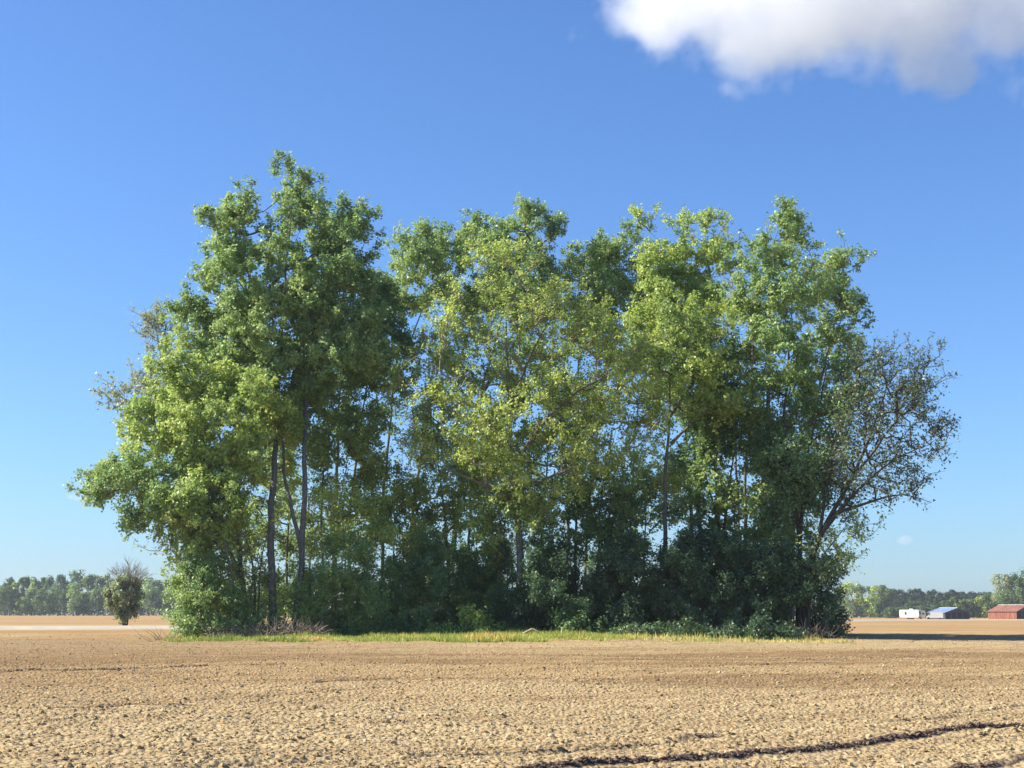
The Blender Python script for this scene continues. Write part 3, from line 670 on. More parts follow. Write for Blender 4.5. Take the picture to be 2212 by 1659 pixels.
# ------------------------------------------------------------------ undergrowth: each bush
BU = 'bushes along the foot of the clump'
def bush(name, label, Y, stems, poly, T, dens=1.7, per=13, lv=24, ls=.15, mat=L_GREEN, seed=1, sig=.34, **kw):
    poly = [(a, 1382 if b >= 1360 else b) for a, b in poly]
    grow(name, label, 'bush', Y, [(r, pts) for r, pts in stems], poly, T, dens, per=per, lv=lv, ls=ls, mat=mat, seed=seed, sig=sig, group=BU, tipr=.008, **kw)
def st(*xs, top=1290, r=.045): return [(r, [(x, None), (x + (-1) ** i * 8, (top + 1375) / 2), (x + (-1) ** i * 16, top)]) for i, x in enumerate(xs)]
bush('bush', 'bright green bush at the very left foot of the clump', 75, st(425, 450, 480), [(396, 1375), (400, 1300), (392, 1240), (420, 1200), (460, 1215), (500, 1260), (530, 1310), (530, 1372)], 1.9, mat=L_GREEN, seed=41)
bush('bush', 'half lit bush in front of the two thick left trunks', 76.5, st(520, 560, 610, top=1320), [(500, 1370), (505, 1300), (540, 1270), (568, 1300), (600, 1345), (650, 1335), (660, 1368)], 1.4, dens=1.1, lv=12, mat=L_GREEN, seed=42)
bush('bush', 'rounded green bush right of the two thick left trunks, lit on its left side', 78, st(690, 730, 770, top=1240), [(650, 1366), (648, 1270), (668, 1200), (720, 1160), (780, 1165), (830, 1200), (840, 1290), (835, 1366)], 2.6, mat=L_GREEN, seed=43)
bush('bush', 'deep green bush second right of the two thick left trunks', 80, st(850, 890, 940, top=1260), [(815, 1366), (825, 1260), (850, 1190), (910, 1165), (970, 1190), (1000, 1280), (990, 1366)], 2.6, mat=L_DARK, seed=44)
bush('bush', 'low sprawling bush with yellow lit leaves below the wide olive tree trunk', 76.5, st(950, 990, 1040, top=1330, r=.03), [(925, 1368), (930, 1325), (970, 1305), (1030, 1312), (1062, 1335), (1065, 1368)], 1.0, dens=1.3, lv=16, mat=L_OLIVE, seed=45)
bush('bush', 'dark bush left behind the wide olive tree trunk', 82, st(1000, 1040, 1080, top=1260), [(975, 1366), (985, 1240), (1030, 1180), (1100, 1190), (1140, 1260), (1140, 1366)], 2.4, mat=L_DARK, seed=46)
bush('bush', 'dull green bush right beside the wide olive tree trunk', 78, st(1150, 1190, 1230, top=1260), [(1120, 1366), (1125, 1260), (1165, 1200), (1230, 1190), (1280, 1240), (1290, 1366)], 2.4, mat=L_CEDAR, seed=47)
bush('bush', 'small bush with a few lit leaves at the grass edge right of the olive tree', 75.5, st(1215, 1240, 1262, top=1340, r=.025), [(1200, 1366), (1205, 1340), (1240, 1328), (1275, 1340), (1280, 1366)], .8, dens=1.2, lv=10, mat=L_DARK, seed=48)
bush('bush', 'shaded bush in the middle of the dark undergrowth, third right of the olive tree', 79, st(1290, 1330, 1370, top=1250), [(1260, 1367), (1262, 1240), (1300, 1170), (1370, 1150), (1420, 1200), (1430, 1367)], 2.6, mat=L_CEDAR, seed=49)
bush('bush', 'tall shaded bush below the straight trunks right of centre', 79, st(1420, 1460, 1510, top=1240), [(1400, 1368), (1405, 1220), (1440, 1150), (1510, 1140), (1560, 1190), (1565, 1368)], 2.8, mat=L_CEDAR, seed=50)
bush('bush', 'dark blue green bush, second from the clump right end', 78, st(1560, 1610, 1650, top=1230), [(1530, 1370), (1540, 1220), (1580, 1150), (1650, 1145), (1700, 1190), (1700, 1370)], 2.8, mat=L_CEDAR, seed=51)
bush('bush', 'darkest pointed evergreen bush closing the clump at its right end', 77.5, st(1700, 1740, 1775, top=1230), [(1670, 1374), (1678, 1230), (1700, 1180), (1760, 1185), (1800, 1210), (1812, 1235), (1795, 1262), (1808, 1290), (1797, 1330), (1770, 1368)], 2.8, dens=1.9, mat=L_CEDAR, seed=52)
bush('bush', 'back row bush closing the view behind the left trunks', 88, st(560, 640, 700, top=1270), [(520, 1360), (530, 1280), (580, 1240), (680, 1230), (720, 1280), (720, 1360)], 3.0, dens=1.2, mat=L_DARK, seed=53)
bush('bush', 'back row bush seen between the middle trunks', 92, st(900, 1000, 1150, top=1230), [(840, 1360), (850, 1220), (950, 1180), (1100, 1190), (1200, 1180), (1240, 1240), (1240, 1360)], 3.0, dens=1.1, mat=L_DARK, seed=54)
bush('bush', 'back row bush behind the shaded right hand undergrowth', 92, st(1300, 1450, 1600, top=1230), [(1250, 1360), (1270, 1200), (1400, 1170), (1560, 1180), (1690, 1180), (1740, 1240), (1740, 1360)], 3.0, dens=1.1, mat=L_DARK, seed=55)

bush('bush', 'low green bush closing the foot gap right of the two thick left trunks', 77, st(760, 800, 840, top=1330, r=.025), [(735, 1366), (740, 1320), (790, 1300), (850, 1305), (880, 1335), (885, 1366)], 1.2, dens=1.6, mat=L_DARK, seed=56)
bush('bush', 'low dark weedy scrub along the grass edge, shaded, left part of the right side', 73, st(1330, 1400, 1470, top=1360, r=.02), [(1290, 1378), (1320, 1360), (1400, 1356), (1500, 1357), (1530, 1378)], 1.0, dens=1.6, mat=L_CEDAR, seed=57)
bush('bush', 'low dark weedy scrub at the clump right foot reaching towards the field shadow', 73, st(1560, 1650, 1730, top=1362, r=.02), [(1520, 1378), (1560, 1359), (1650, 1356), (1740, 1360), (1790, 1366), (1800, 1380)], 1.0, dens=1.6, mat=L_CEDAR, seed=58)

# dry brushwood: heaps and single dead shrubs
def brush(name, label, cat, Y, cx, w, h, n, seed, mat=DRY, base_r=.022, flat=.5):
    rng = np.random.default_rng(seed)
    c = P(cx, 1370, Y); c[2] = float(gz(c[0], c[1]))
    p0 = np.column_stack([c[0] + rng.uniform(-w / 2, w / 2, n), c[1] + rng.uniform(-.6, .6, n), np.zeros(n)])
    p0[:, 2] = gz(p0[:, 0], p0[:, 1]) + rng.uniform(0, .5, n) * h * flat
    d = np.column_stack([rng.normal(size=n), rng.normal(size=n) * .6, np.abs(rng.normal(size=n)) * (1 - flat) * 1.3 + .1]); d /= np.linalg.norm(d, axis=1)[:, None]
    L = rng.uniform(.4, 1.0, n) * h * 1.2
    m1 = p0 + d * L[:, None] * .5; d2 = d + rng.normal(size=(n, 3)) * .35; p2 = m1 + d2 * L[:, None] * .5
    r = np.full(n, base_r) * rng.uniform(.5, 1.4, n)
    V1, F1 = tubes(p0, m1, d, d, r, r * .8, 4); V2, F2 = tubes(m1, p2, d2, d2, r * .8, r * .3, 4)
    o = mesh_obj(name, np.concatenate([V1, V2]), np.concatenate([F1, F2 + len(V1)]), mat, None, c)
    tag(o, label, cat)
brush('brush_pile', 'grey brown pile of dead branches at the foot of the two thick left trunks', 'brush pile', 73.5, 575, 5.6, .8, 520, 61, flat=.7)
brush('dead_shrub', 'thin dry leafless weed standing alone on bare soil left of the clump', 'dead shrub', 72.5, 348, 1.3, .75, 22, 62, base_r=.012, flat=.1)
brush('dead_shrub', 'dry brush tangle in the shade at the clump lower right corner', 'dead shrub', 75.5, 1600, 6.5, .8, 240, 63, base_r=.014, flat=.3)
brush('dead_shrub', 'pale straw coloured twigs poking out at the very right foot of the clump', 'dead shrub', 75, 1772, 1.6, .9, 60, 64, base_r=.016, flat=.25)
def log():
    p = [P(1128, 1360, 74.2), P(1150, 1355, 74), P(1172, 1364, 73.8)]; p = np.array(p); p[:, 2] = gz(p[:, 0], p[:, 1]) + np.array([.12, .38, .15])
    d = np.diff(p, axis=0); V, F = tubes(p[:-1], p[1:], d, d, np.array([.06, .05]), np.array([.05, .025]), 6)
    o = mesh_obj('fallen_branch', V, F, BARK_P, None, p[0]); tag(o, 'pale crooked fallen branch lying at the grass edge below the olive tree', 'branch')
log()

# ------------------------------------------------------------------ grass margin
def grass():
    rng = np.random.default_rng(71); n = 90000
    x = rng.uniform(-25, 24, n); v = rng.random(n)
    near = 67.5 + 2.5 * smooth(-x, 8, 22) + .9 * (vnoise(x / 2.5, x * 0, 5) - .5) * 2
    far_ = 78 - 0 * x
    y = near + (far_ - near) * v ** 1.1
    dens = vnoise(x / 1.3, y / 1.1, 6) * .7 + vnoise(x / .4, y / .4, 7) * .3
    keep = (dens + .30 * smooth(y, near, near + 1.8)) > .54
    keep &= rng.random(n) > .86 * smooth(x, 2.5, 7)
    keep &= (x > -18 + 2.0 * vnoise(y / 1.5, y * 0, 8) + np.maximum(0, 72 - y) * .9) & (rng.random(n) > .96 * smooth(-x, 11.5, 17)) & (x < 14.6 + 1.6 * vnoise(y, y * 0, 18))
    x, y = x[keep], y[keep]; n = len(x)
    z = gz(x, y) + relief(x, y)
    h = rng.uniform(.08, .30, n) * (.25 + 1.2 * vnoise(x / 1.1, y / 1.3, 9)) * (.6 + .7 * vnoise(x / .35, y / .35, 19)); a = rng.random(n) * 2 * math.pi
    w = rng.uniform(.018, .04, n)
    bx, by = np.cos(a) * w, np.sin(a) * w; lean = rng.normal(size=(n, 2)) * .09
    b0 = np.column_stack([x - bx, y - by, z - .02]); b1 = np.column_stack([x + bx, y + by, z - .02]); tp = np.column_stack([x + lean[:, 0], y + lean[:, 1], z + h])
    V = np.stack([b0, b1, tp], 1).reshape(-1, 3); F = np.arange(3 * n).reshape(n, 3)
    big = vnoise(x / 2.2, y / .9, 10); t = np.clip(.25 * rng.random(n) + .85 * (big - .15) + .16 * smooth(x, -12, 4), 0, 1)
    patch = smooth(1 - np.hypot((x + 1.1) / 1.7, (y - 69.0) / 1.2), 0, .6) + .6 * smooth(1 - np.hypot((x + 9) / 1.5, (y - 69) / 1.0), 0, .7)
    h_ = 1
    t = np.clip(t * .8 + .25 * smooth(x, 3.5, 8) * rng.uniform(.3, 1.1, n) * (t < .7) + patch * rng.uniform(.3, .8, n), 0, 1)  # right end browner: dry grass, with the shade there put into its tint
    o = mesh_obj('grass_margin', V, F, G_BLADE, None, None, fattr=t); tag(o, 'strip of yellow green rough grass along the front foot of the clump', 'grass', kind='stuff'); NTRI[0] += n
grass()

# ------------------------------------------------------------------ far woods
def far_tree(name, label, group, xpx, Y, hpx, wpx, mat, seed, n=420, size=.55, trunk=True, cone=False, pts=None, low=.18, bark=BARK, cat='tree', open_=0.0):
    rng = np.random.default_rng(seed); n = int(n * 1.7); size *= 1.45; wpx *= 1.22
    x = (xpx - 512) / FPX * Y; b = np.array([x, Y, float(gz(x, Y))]); H = hpx / FPX * Y; Wd = wpx / FPX * Y
    root = empty(name, b, label, cat, group)
    k = 14
    if cone: zc = rng.uniform(low, .97, k); rr = (1.05 - zc) * .55
    else: zc = rng.uniform(low + .08, .92, k); rr = .42 * np.sqrt(np.clip(1 - ((zc - .52) / .5) ** 2, .08, 1))
    th = rng.random(k) * 2 * math.pi
    cc = np.column_stack([np.cos(th) * rr * Wd * .75, np.sin(th) * rr * Wd * .75, zc * H])
    cc[:, 0] += rng.normal(size=k) * Wd * .06
    cc[0] = (0, 0, .93 * H - Wd * .1); rc = Wd * rng.uniform(.20, .32, k); rc[0] = Wd * .2
    ci = rng.integers(0, k, n); d = rng.normal(size=(n, 3)); d /= np.linalg.norm(d, axis=1)[:, None]
    pos = b + cc[ci] + d * (rc[ci] * rng.random(n) ** .35)[:, None] * np.array([1, 1, 1.15])
    pos[:, 2] = np.clip(pos[:, 2], b[2] + .1, b[2] + H)
    nr = d * .9 + np.array([0, 0, .5]) + rng.normal(size=(n, 3)) * .3
    V, F = leaves_arrays(pos, nr, size * rng.uniform(.7, 1.4, n), .8, rng)
    mesh_obj('foliage', V, F, mat, root, b, fattr=np.clip(.55 * rng.random(k)[ci] + .45 * rng.random(n), 0, 1))['kind'] = 'stuff'; NTRI[0] += 2 * n
    p0 = [b + [0, 0, -.1]]; p1 = [b + [rng.normal() * .03 * H, 0, .75 * H]]; r0 = [.016 * H + .04]; r1 = [.006 * H]
    for q in range(5):
        a = b + [0, 0, (.25 + .1 * q) * H]; p0.append(a); p1.append(b + cc[q + 1]); r0.append(.006 * H); r1.append(.003 * H)
    p0, p1 = np.array(p0), np.array(p1); d = p1 - p0; V, F = tubes(p0, p1, d, d, np.array(r0), np.array(r1), 5)
    mesh_obj('trunk', V, F, bark, root, b)
    return root
def ordinal(i): return ['first', 'second', 'third', 'fourth', 'fifth', 'sixth', 'seventh', 'eighth', 'ninth', 'tenth', 'eleventh', 'twelfth', 'thirteenth', 'fourteenth', 'fifteenth', 'sixteenth', 'seventeenth', 'eighteenth', 'nineteenth', 'twentieth', 'twenty-first', 'twenty-second', 'twenty-third', 'twenty-fourth', 'twenty-fifth', 'twenty-sixth', 'twenty-seventh', 'twenty-eighth'][i]
ZS = .0919
back = [(-20, 350, 60), (60, 440, 40), (100, 405, 34), (160, 345, 60), (225, 400, 44), (275, 350, 48), (345, 348, 54), (425, 358, 54), (505, 345, 44), (595, 338, 62), (680, 322, 70), (760, 400, 50), (855, 285, 88), (955, 345, 54), (1055, 315, 66), (1125, 345, 50), (1190, 320, 52), (1270, 365, 66), (1360, 365, 66), (1440, 372, 60), (1510, 368, 60), (1580, 358, 66), (1665, 350, 80), (1745, 378, 56), (1840, 372, 60), (1905, 335, 60), (1965, 350, 60)]
for i, (zx, top, hw) in enumerate(back):
    kind = 'tallest round topped' if top < 300 else ('low' if top > 395 else ('tall' if top < 330 else 'round topped'))
    far_tree('far_tree', f'{kind} tree, back row of the far left woods, {ordinal(i)} from the left', 'back row of the far left woods', zx * ZS, 665 + (i * 37 % 23), (745 - top) * ZS * 1.06, hw * 2.1 * ZS, [L_FAR, L_GREEN, L_FAR][i % 3] if i % 5 else L_FAR, 200 + i, n=520, size=.62, bark=BARK_P)
front = [(20, 440, 60), (130, 440, 70), (205, 470, 50), (300, 560, 60), (400, 470, 66), (500, 480, 80), (590, 520, 50), (690, 455, 100), (770, 540, 44), (845, 430, 66), (905, 560, 40), (965, 520, 44), (1055, 480, 54), (1110, 470, 50), (1190, 430, 64), (1250, 480, 60), (1500, 500, 60), (1570, 520, 56), (1640, 425, 70), (1730, 500, 66), (1850, 500, 60), (1930, 480, 60)]
for i, (zx, top, hw) in enumerate(front):
    kind = 'shorter light green' if i % 2 else 'shorter mid green'
    far_tree('far_tree', f'{kind} tree, front row of the far left woods, {ordinal(i)} from left', 'front row of the far left woods', zx * ZS, 640 + (i * 29 % 13), (747 - top) * ZS * 1.05, hw * 2.1 * ZS, L_FAR if i % 3 else L_GREEN, 300 + i, n=430, size=.55, bark=BARK_P, low=.12)
X0 = 820.9
rightw = [  # zoom x, top, half width, kind, Y
    (150, 440, 60, 'L', 690), (215, 400, 66, 'L', 700), (300, 372, 90, 'L', 695), (385, 430, 60, 'L', 700), (480, 432, 60, 'L', 705), (560, 418, 66, 'L', 700), (640, 428, 50, 'L', 705), (705, 465, 50, 'L', 700),
    (500, 560, 60, 'D', 690), (600, 600, 50, 'L', 685)]
pines = [(i * 62 + 640, 470 + 12 * math.sin(i * 1.9) + 2.2 * i + (14 if i % 3 == 1 else 0), 46) for i in range(20)]
pines2 = [(i * 62 + 610, 545 + 12 * math.sin(i * 2.7), 50) for i in range(19)]
shrub = [(690, 665, 44), (760, 672, 40), (830, 668, 40), (900, 618, 44), (970, 660, 36), (1040, 650, 50), (1110, 665, 40), (1190, 645, 50)]
mid = [(1310, 600, 50), (1380, 560, 50), (1450, 585, 44), (1510, 575, 44), (1570, 580, 44), (1640, 565, 50), (1705, 540, 60), (1770, 505, 70), (1840, 530, 60)]
big = [(1900, 318, 90), (1975, 296, 60), (2060, 300, 70), (2130, 330, 66), (2200, 238, 80), (2290, 230, 90), (1990, 480, 90), (2110, 470, 90), (2240, 450, 90)]
HB = 780
for i, (zx, top, hw, kd, Y) in enumerate(rightw):
    far_tree('far_tree', f'pale green feathery tree in the far right woods near the clump, {ordinal(i)} from the left' if kd == 'L' else 'darker rounded tree among the pale green ones just right of the clump', 'pale trees of the far right woods', X0 + zx * ZS, Y, (HB - top) * ZS, hw * 2 * ZS, L_OLIVE if i % 3 == 2 else (L_FAR if kd == 'L' else L_FARP), 400 + i, n=480, size=.55, low=.1, bark=BARK_P)
for i, (zx, top, hw) in enumerate(pines):
    far_tree('far_pine', f'dark rounded pine on the skyline of the far right woods, {ordinal(i)} from the left', 'dark pines on the far right skyline', X0 + zx * ZS, 800, (HB - top) * ZS, hw * 2.1 * ZS, L_FARP, 450 + i, n=380, size=.6, low=.35)
for i, (zx, top, hw) in enumerate(pines2):
    far_tree('far_pine', f'dark pine in front of the far right skyline pines, {ordinal(i)} from the left', 'second row of dark far right pines', X0 + zx * ZS, 775, (HB - top) * ZS, hw * 2.2 * ZS, L_FARP, 480 + i, n=380, size=.6, low=.1)
for i, (zx, top, hw) in enumerate(shrub):
    far_tree('young_far_tree', f'low young tree in the row behind the white trailer, {ordinal(i)} from the left', 'young trees behind the white trailer', X0 + zx * ZS, 640, (HB - top) * ZS, hw * 2.2 * ZS, L_FAR, 510 + i, n=260, size=.42, cone=(i == 3), low=.05)
for i, (zx, top, hw) in enumerate(mid):
    far_tree('far_tree', f'mid green tree behind the blue roofed shed, {ordinal(i)} from the left', 'trees between the shed and the red barn', X0 + zx * ZS, 650, (HB - top) * ZS, hw * 2.1 * ZS, L_OLIVE if i in (2, 6) else L_FAR, 530 + i, n=420, size=.5, low=.05)
for i, (zx, top, hw) in enumerate(big):
    far_tree('far_tree', f'{"large" if top < 400 else "lower leafy"} tree rising behind the red barn, {ordinal(i)} counted leftmost crown first', 'large trees behind the red barn', X0 + zx * ZS, 610 + (i % 3) * 6 - (10 if top > 400 else 0), (HB - top + 6) * ZS, hw * 2.1 * ZS, L_GREY if i < 2 else L_FAR, 560 + i, n=620, size=.52, low=.25 if top < 400 else .05)
# the woods go on beyond the ones that can be told apart
def woods_mass():
    rng = np.random.default_rng(81); n = 40000
    th = rng.uniform(-.62, .62, n); Y = rng.uniform(720, 790, n); x = np.tan(th) * Y * 1.0
    H = 9.5 + 2.5 * (vnoise(x / 14, Y / 40, 12)) ; z = rng.random(n) * H; z = np.where((np.abs(x / Y) > .30) | (np.abs(x / Y) < .24), z, z)
    right = x / Y > .20; z = np.where(right, z * .78, z)
    pos = np.column_stack([x, Y, gz(x, Y) + z]); nr = rng.normal(size=(n, 3)) + np.array([0, -.3, .6])
    V, F = leaves_arrays(pos, nr, rng.uniform(1.2, 2.2, n), .8, rng)
    o = mesh_obj('woodland', V, F, L_FARP, None, None, fattr=rng.random(n)); tag(o, 'dark woodland mass filling in behind the far tree rows', 'woods', kind='stuff'); NTRI[0] += 2 * n
woods_mass()

# lone tree in the far left field, standing beyond the road
def lone():
    def Q(zx, zy): return (zx / 2.765 / 4032 * 2212, (2150 + zy / 2.765) / 4032 * 2212)
    pl = [Q(*q) for q in [(1240, 390), (1300, 350), (1380, 330), (1460, 350), (1510, 400), (1500, 480), (1480, 580), (1440, 680), (1400, 735), (1340, 730), (1280, 690), (1240, 620), (1190, 520), (1190, 430)]]
    grow('lone_tree', 'lone round bushy tree with a pale bare top in the left field beyond the road', 'tree', 160,
         [(.10, [Q(1352, 0)[:1] + (None,), Q(1325, 700), Q(1310, 560), Q(1290, 420)]), (.10, [Q(1388, 0)[:1] + (None,), Q(1412, 700), Q(1420, 560), Q(1440, 380)]), (.09, [Q(1370, 0)[:1] + (None,), Q(1370, 650), Q(1370, 400), Q(1340, 230)]), (.1, [Q(1400, 720), Q(1450, 500), Q(1500, 300)])],
         pl, 2.4, 3.4, per=9, lv=16, ls=.26, mat=L_GREY, bark=BARK_D, seed=90, group=None, tipr=.012, sig=.32)
lone()
def lonetop():
    def Q(zx, zy): return (zx / 2.765 / 4032 * 2212, (2150 + zy / 2.765) / 4032 * 2212)
    rng = np.random.default_rng(5)
    root = [o for o in COL.objects if o.name.startswith('lone_tree')][0]
    src = np.array([P(*Q(a_, b_), 160) for a_, b_ in ((1300, 420), (1350, 400), (1400, 390), (1450, 410), (1490, 430))])
    p0, p1 = [], []
    for k in range(46):                                # bare shoots fanning up and out of the leafy part, each forked twice
        a_ = src[rng.integers(0, 5)] + rng.normal(size=3) * [.2, .4, .15]; ang = rng.normal(.12, .5); L = rng.uniform(.5, 1.05)
        d = np.array([math.sin(ang), rng.normal() * .3, math.cos(ang)])
        m = a_ + d * L; p0.append(a_); p1.append(m)
        for j in range(3):
            d2 = d + rng.normal(size=3) * .38; e = m + d2 * rng.uniform(.4, .8); p0.append(m); p1.append(e)
            for q in range(4):
                d3 = d2 + rng.normal(size=3) * .5; p0.append(e - d2 * rng.uniform(0, .4)); p1.append(p0[-1] + d3 * rng.uniform(.25, .5))
    p0, p1 = np.array(p0), np.array(p1); n = len(p0); dr = p1 - p0; L = np.linalg.norm(dr, axis=1); r = np.clip(.02 * L, .008, .03)
    V, F = tubes(p0, p1, dr, dr, r, r * .5, 3)
    b = np.array(root.location); mesh_obj('bare_twigs', V, F, BARK_P, root, b)['kind'] = 'stuff'
lonetop()

# ------------------------------------------------------------------ farmyard far right
WHITE = noise_mat('white_paint', [(.3, (0.702, 0.702, 0.684)), (.7, (0.774, 0.774, 0.756))], .6, 3, rough=.35, spec=.5)
GREYP = noise_mat('grey_shade_paint', [(.3, (.30, .31, .31)), (.7, (.42, .43, .43))], .8, 3, rough=.5)
GLASS = noise_mat('dark_glass', [(.3, (.02, .025, .03)), (.7, (.05, .06, .07))], 1, 2, rough=.08, spec=.6)
TYRE = noise_mat('tyre_rubber', [(.3, (.02, .02, .02)), (.7, (.04, .04, .04))], 3, 3)
STEEL = noise_mat('grey_steel', [(.3, (.25, .25, .25)), (.7, (.40, .40, .40))], 3, 3, rough=.5, metal=.6)
BLUE = noise_mat('blue_metal_roof', [(.3, (0.102, 0.178, 0.306)), (.7, (0.204, 0.297, 0.442))], .5, 3, rough=.35, vec=(1, 3, 1), spec=.6)
RUST = noise_mat('rusty_tin', [(.3, (0.111, 0.047, 0.034)), (.5, (0.221, 0.093, 0.064)), (.7, (0.306, 0.170, 0.128))], .8, 5, rough=.7, vec=(2, 2, .5))
REDW = noise_mat('faded_red_boards', [(.3, (0.144, 0.040, 0.025)), (.5, (0.238, 0.086, 0.054)), (.68, (0.324, 0.187, 0.130))], 1.0, 5, vec=(3, 3, .4))
PALE_R = noise_mat('pale_tin', [(.3, (.42, .38, .36)), (.7, (.60, .57, .54))], .6, 4, rough=.5)
DARKW = noise_mat('weathered_dark_boards', [(.3, (.035, .03, .03)), (.7, (.09, .08, .075))], 1.5, 4, vec=(3, 3, .4))
def at(zx, Y): x = (X0 + zx * ZS - 512) / FPX * Y; return np.array([x, Y, float(gz(x, Y))])
def camper():
    b = at(925, 520); r = empty('camper_trailer', b, 'white camper trailer with one small dark side window parked in front of the far woods', 'camper trailer'); r.rotation_euler.z = rad(-33)
    m = MB(); m.prism([(-3.4, .55), (3.1, .55), (3.3, 1.5), (3.2, 3.0), (2.9, 3.2), (-3.2, 3.2), (-3.5, 2.9), (-3.55, 1.3)], -1.25, 1.25); m.build('body', WHITE, r)
    m = MB(); m.box(-.2, .9, -.5, .5, 3.2, 3.55); m.build('air_conditioner', WHITE, r)
    for x0 in (-1.6,):
        m = MB(); m.box(x0, x0 + .62, -1.275, -1.24, 1.5, 2.45); w = m.build('window', GLASS, r)
        m = MB(); m.box(x0 - .06, x0, -1.29, -1.25, 1.44, 2.51); m.box(x0 + .62, x0 + .68, -1.29, -1.25, 1.44, 2.51); m.box(x0, x0 + .62, -1.29, -1.25, 2.45, 2.51); m.box(x0, x0 + .62, -1.29, -1.25, 1.44, 1.5); m.build('frame', WHITE, w)
    m = MB(); m.box(1.5, 2.2, -1.28, -1.235, .7, 2.7); m.build('door', WHITE, r)
    m = MB(); m.box(3.28, 3.32, -.8, .8, 1.7, 2.6); m.build('window', GLASS, r)
    m = MB(); m.box(-3.4, 3.1, -1.22, 1.22, .32, .55); m.build('skirt', RUST, r)
    for x in (-.5, .5):
        for y in (-1.12, 1.12): m = MB(); m.wheel(x, y, .36, .36, .24); m.build('wheel', TYRE, r)
    m = MB(); m.box(-4.9, -3.4, -.08, .08, .42, .55); m.build('hitch', STEEL, r)
def camper2():
    b = at(1035, 532); r = empty('storage_trailer', b, 'grey shaded boxy trailer standing close behind the white camper', 'trailer'); r.rotation_euler.z = rad(-14)
    m = MB(); m.prism([(-1.7, .5), (1.5, .5), (1.65, 1.2), (1.6, 2.8), (1.4, 2.95), (-1.6, 2.95), (-1.7, 2.8)], -1.1, 1.1); m.build('body', GREYP, r)
    m = MB(); m.box(-.9, .0, -1.13, -1.09, .9, 2.5); m.build('door', PALE_R, r)
    m = MB(); m.box(.4, 1.1, -1.13, -1.09, 1.6, 2.2); m.build('window', GLASS, r)
    for y in (-1, 1): m = MB(); m.wheel(0, y, .34, .34, .22); m.build('wheel', TYRE, r)
def van():
    b = at(1192, 500); r = empty('box_van', b, 'plain white box van facing left beside the blue roofed shed', 'van'); r.rotation_euler.z = rad(-16)
    m = MB(); m.box(-1.55, 2.45, -1.05, 1.05, .50, 2.45); m.build('cargo_box', WHITE, r)
    m = MB(); m.prism([(-2.5, .45), (-1.58, .45), (-1.58, 2.0), (-1.85, 1.98), (-2.2, 1.35), (-2.5, 1.2)], -.95, .95); cb = m.build('cab', WHITE, r)
    m = MB(); m.quad((-2.215, -.8, 1.38), (-2.215, .8, 1.38), (-1.875, .8, 1.93), (-1.875, -.8, 1.93)); m.build('windscreen', GLASS, r)
    m = MB(); m.prism([(-2.05, 1.3), (-1.68, 1.3), (-1.68, 1.85), (-1.82, 1.85)], -.97, -.94); m.build('side_window', GLASS, r)
    m = MB(); m.prism([(-2.9, .45), (-2.5, .45), (-2.5, 1.15), (-2.82, 1.02), (-2.9, .8)], -.9, .9); m.build('bonnet', WHITE, r)
    for x in (-2.25, 1.5):
        for y in (-.9, .9): m = MB(); m.wheel(x, y, .38, .38, .22); m.build('wheel', TYRE, r)
def shed(name, label, zx, Y, rot, W_, L_, eave, ridge, roof_m, wall_m, front, lean=0):
    b = at(zx, Y); r = empty(name, b, label, 'shed' if 'shed' in name else 'barn'); r.rotation_euler.z = rad(rot)
    h = W_ / 2; ov = .35; sl = (ridge - eave) / h
    # two roof slopes of sheets, each sheet a part
    n = int(L_ / 1.1)
    for s in (-1, 1):
        for i in range(n):
            y0 = -ov + (L_ + 2 * ov) * i / n; y1 = -ov + (L_ + 2 * ov) * (i + 1) / n - .03
            e = .018 * (i % 2); x1 = s * (h + ov); z1 = eave - ov * sl
            m = MB(); m.prism([(0, ridge + .10 + e), (x1, z1 + .10 + e), (x1, z1 + .04 + e), (0, ridge + .04 + e)], y0, y1); m.build('roof_sheet', roof_m[0] if (i * 7 + (s > 0)) % 5 else roof_m[1], r)
    m = MB(); m.prism([(-.25, ridge + .05), (0, ridge + .19), (.25, ridge + .05), (0, ridge + .13)], -ov, L_ + ov); m.build('ridge_cap', PALE_R, r)
    # side walls of vertical boards
    nb = int(L_ / .6)
    for s in (-1, 1):
        for i in range(nb):
            y0 = L_ * i / nb; m = MB(); xx = s * h
            m.box(min(xx, xx - s * .05) - .006 * (i % 2), max(xx, xx - s * .05), y0, y0 + L_ / nb - .03, 0, eave); m.build('wall_board', wall_m, r)
    m = MB(); m.quad((-h + .06, L_, 0), (h - .06, L_, 0), (h - .06, L_, eave), (0, L_, ridge - .05), (-h + .06, L_, eave)); m.build('back_wall', DARKW, r)
    m = MB(); m.prism([(-h, eave - .02), (h, eave - .02), (h, eave + .05), (0, ridge + .02), (-h, eave + .05)], .02, .10) if front == 'gable' else None
    if front == 'gable': m.build('gable', DARKW, r)
    k = 4
    for i in range(k + 1):
        x = -h + .1 + (W_ - .2) * i / k; m = MB(); m.box(x - .09, x + .09, .12, .3, 0, eave); m.build('post', wall_m if i in (0, k) else BARK, r)
    m = MB()
    return r
camper(); camper2(); van()
shed('pole_shed', 'open fronted dark pole shed with a blue metal roof behind the white van', 1428, 510, 20, 9.6, 9.5, 2.25, 3.75, (BLUE, BLUE), DARKW, 'gable')
shed('red_barn', 'faded red barn with rusty tin roof and dark open front, cut by the right edge', 2190, 500, 28, 10.5, 12.5, 2.6, 4.7, (RUST, RUST), REDW, 'gable')

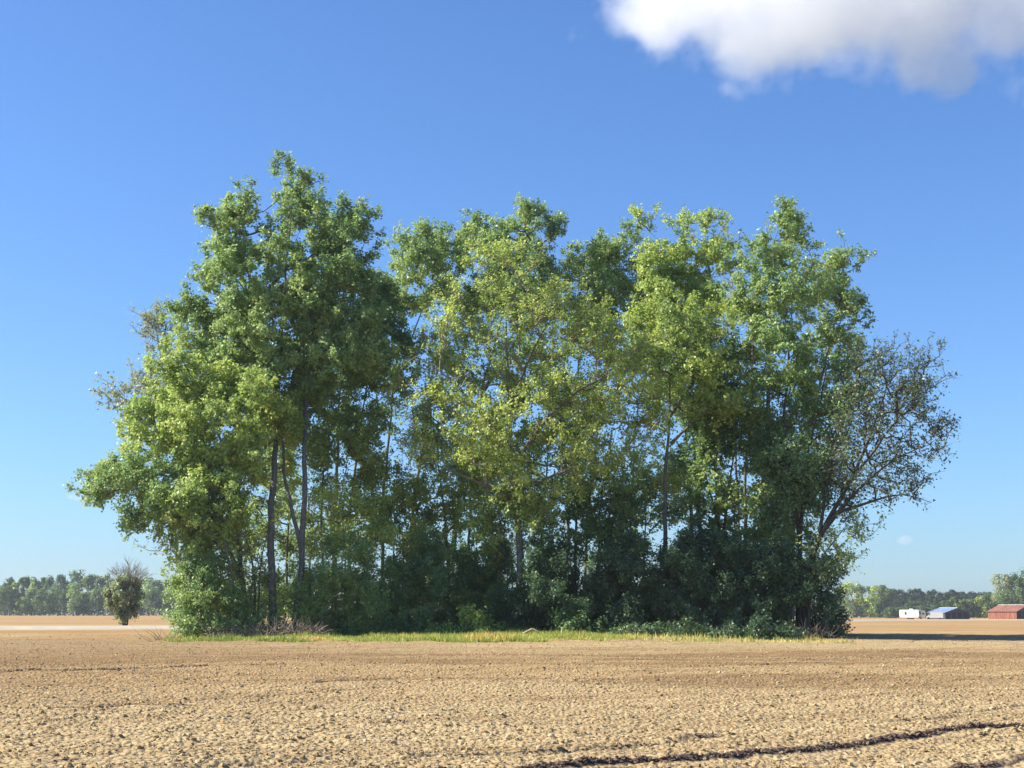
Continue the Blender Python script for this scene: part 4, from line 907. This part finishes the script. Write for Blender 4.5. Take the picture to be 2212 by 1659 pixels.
# ------------------------------------------------------------------ clouds (true volumes, far beyond the haze)
def cloud(name, label, blobs, dens, nscale, seed, thr=.5):
    B = np.array(blobs, float); c = B[:, :3].mean(0); lo = (B[:, :3] - B[:, 3:6]).min(0) - 120; hi = (B[:, :3] + B[:, 3:6]).max(0) + 120
    m, t, out = new_mat(name)
    geo = N(t, 'ShaderNodeNewGeometry')
    nz = N(t, 'ShaderNodeTexNoise', Scale=nscale, Detail=7, Roughness=.58); 
    mp = N(t, 'ShaderNodeMapping'); mp.inputs['Location'].default_value = (seed, seed * 2, 0); t.links.new(geo.outputs['Position'], mp.inputs[0]); t.links.new(mp.outputs[0], nz.inputs['Vector'])
    tot = None
    for bx in blobs:
        s = N(t, 'ShaderNodeVectorMath', operation='SUBTRACT'); t.links.new(geo.outputs['Position'], s.inputs[0]); s.inputs[1].default_value = bx[:3]
        d = N(t, 'ShaderNodeVectorMath', operation='DIVIDE'); t.links.new(s.outputs[0], d.inputs[0]); d.inputs[1].default_value = bx[3:6]
        l = N(t, 'ShaderNodeVectorMath', operation='LENGTH'); t.links.new(d.outputs[0], l.inputs[0])
        q = N(t, 'ShaderNodeMath', operation='SUBTRACT'); q.inputs[0].default_value = 1.0; t.links.new(l.outputs['Value'], q.inputs[1])
        if tot is None: tot = q.outputs[0]
        else:
            mx = N(t, 'ShaderNodeMath', operation='SMOOTH_MAX'); mx.inputs[2].default_value = .25; t.links.new(tot, mx.inputs[0]); t.links.new(q.outputs[0], mx.inputs[1]); tot = mx.outputs[0]
    a = N(t, 'ShaderNodeMath', operation='MULTIPLY_ADD'); t.links.new(nz.outputs['Fac'], a.inputs[0]); a.inputs[1].default_value = 2.7; a.inputs[2].default_value = -1.35 - .03
    b = N(t, 'ShaderNodeMath', operation='ADD'); t.links.new(tot, b.inputs[0]); t.links.new(a.outputs[0], b.inputs[1])
    mr = N(t, 'ShaderNodeMapRange'); mr.inputs[1].default_value = 0; mr.inputs[2].default_value = .35; mr.inputs[4].default_value = dens; t.links.new(b.outputs[0], mr.inputs[0])
    pv = N(t, 'ShaderNodeVolumePrincipled'); pv.inputs['Color'].default_value = (1, 1, 1, 1); pv.inputs['Anisotropy'].default_value = .2
    t.links.new(mr.outputs[0], pv.inputs['Density']); t.links.new(pv.outputs[0], out.inputs['Volume'])
    mb = MB(); mb.box(lo[0], hi[0], lo[1], hi[1], lo[2], hi[2]); o = mesh_obj(name, np.array(mb.v), mb.f, m, None, None)
    return tag(o, label, 'cloud')
CY = 3200.0
def CP(xv, yv, rx, rz, ry, dy=0):
    q = P(xv, yv, CY + dy); s = (CY + dy) / FPX / 2.16
    return (q[0], q[1], q[2], rx * s, ry, rz * s)
if True:
    cloud('cloud', 'big white cloud with a lavender grey underside at the top right of the sky',
      [CP(1420, 38, 125, 105, 260), CP(1600, 10, 200, 145, 330), CP(1800, -10, 220, 140, 360), CP(2020, 5, 210, 125, 340), CP(2200, 15, 180, 105, 320), CP(1975, 150, 55, 60, 120), CP(2060, 140, 60, 55, 120), CP(1600, 120, 90, 60, 180), CP(1800, -150, 520, 150, 500), CP(2400, -20, 260, 160, 420)],
      .0046, .0052, 13)

CY = 9000.0
cloud('small_cloud', 'faint thin pinkish wisp of cloud low in the sky left of the clump', [CP(168, 1075, 34, 11, 260), CP(200, 1078, 30, 9, 260)], .0012, .0015, 31)
cloud('small_cloud', 'tiny faint puff of cloud low in the sky right of the clump', [CP(1956, 1167, 17, 11, 160)], .0016, .003, 41)

# ------------------------------------------------------------------ haze
hz = MB(); hz.box(-1150, 1150, -60, 1720, -3.0, 40)
HM, ht, hout = new_mat('haze_air'); pv = N(ht, 'ShaderNodeVolumePrincipled'); pv.inputs['Color'].default_value = (.72, .84, 1.0, 1); pv.inputs['Density'].default_value = .00015; pv.inputs['Anisotropy'].default_value = .3
ht.links.new(pv.outputs[0], hout.inputs['Volume'])
HZ = mesh_obj('haze', np.array(hz.v), hz.f, HM); tag(HZ, 'thin pale blue air over the fields', None, kind='stuff')
print('foliage tris', NTRI[0])
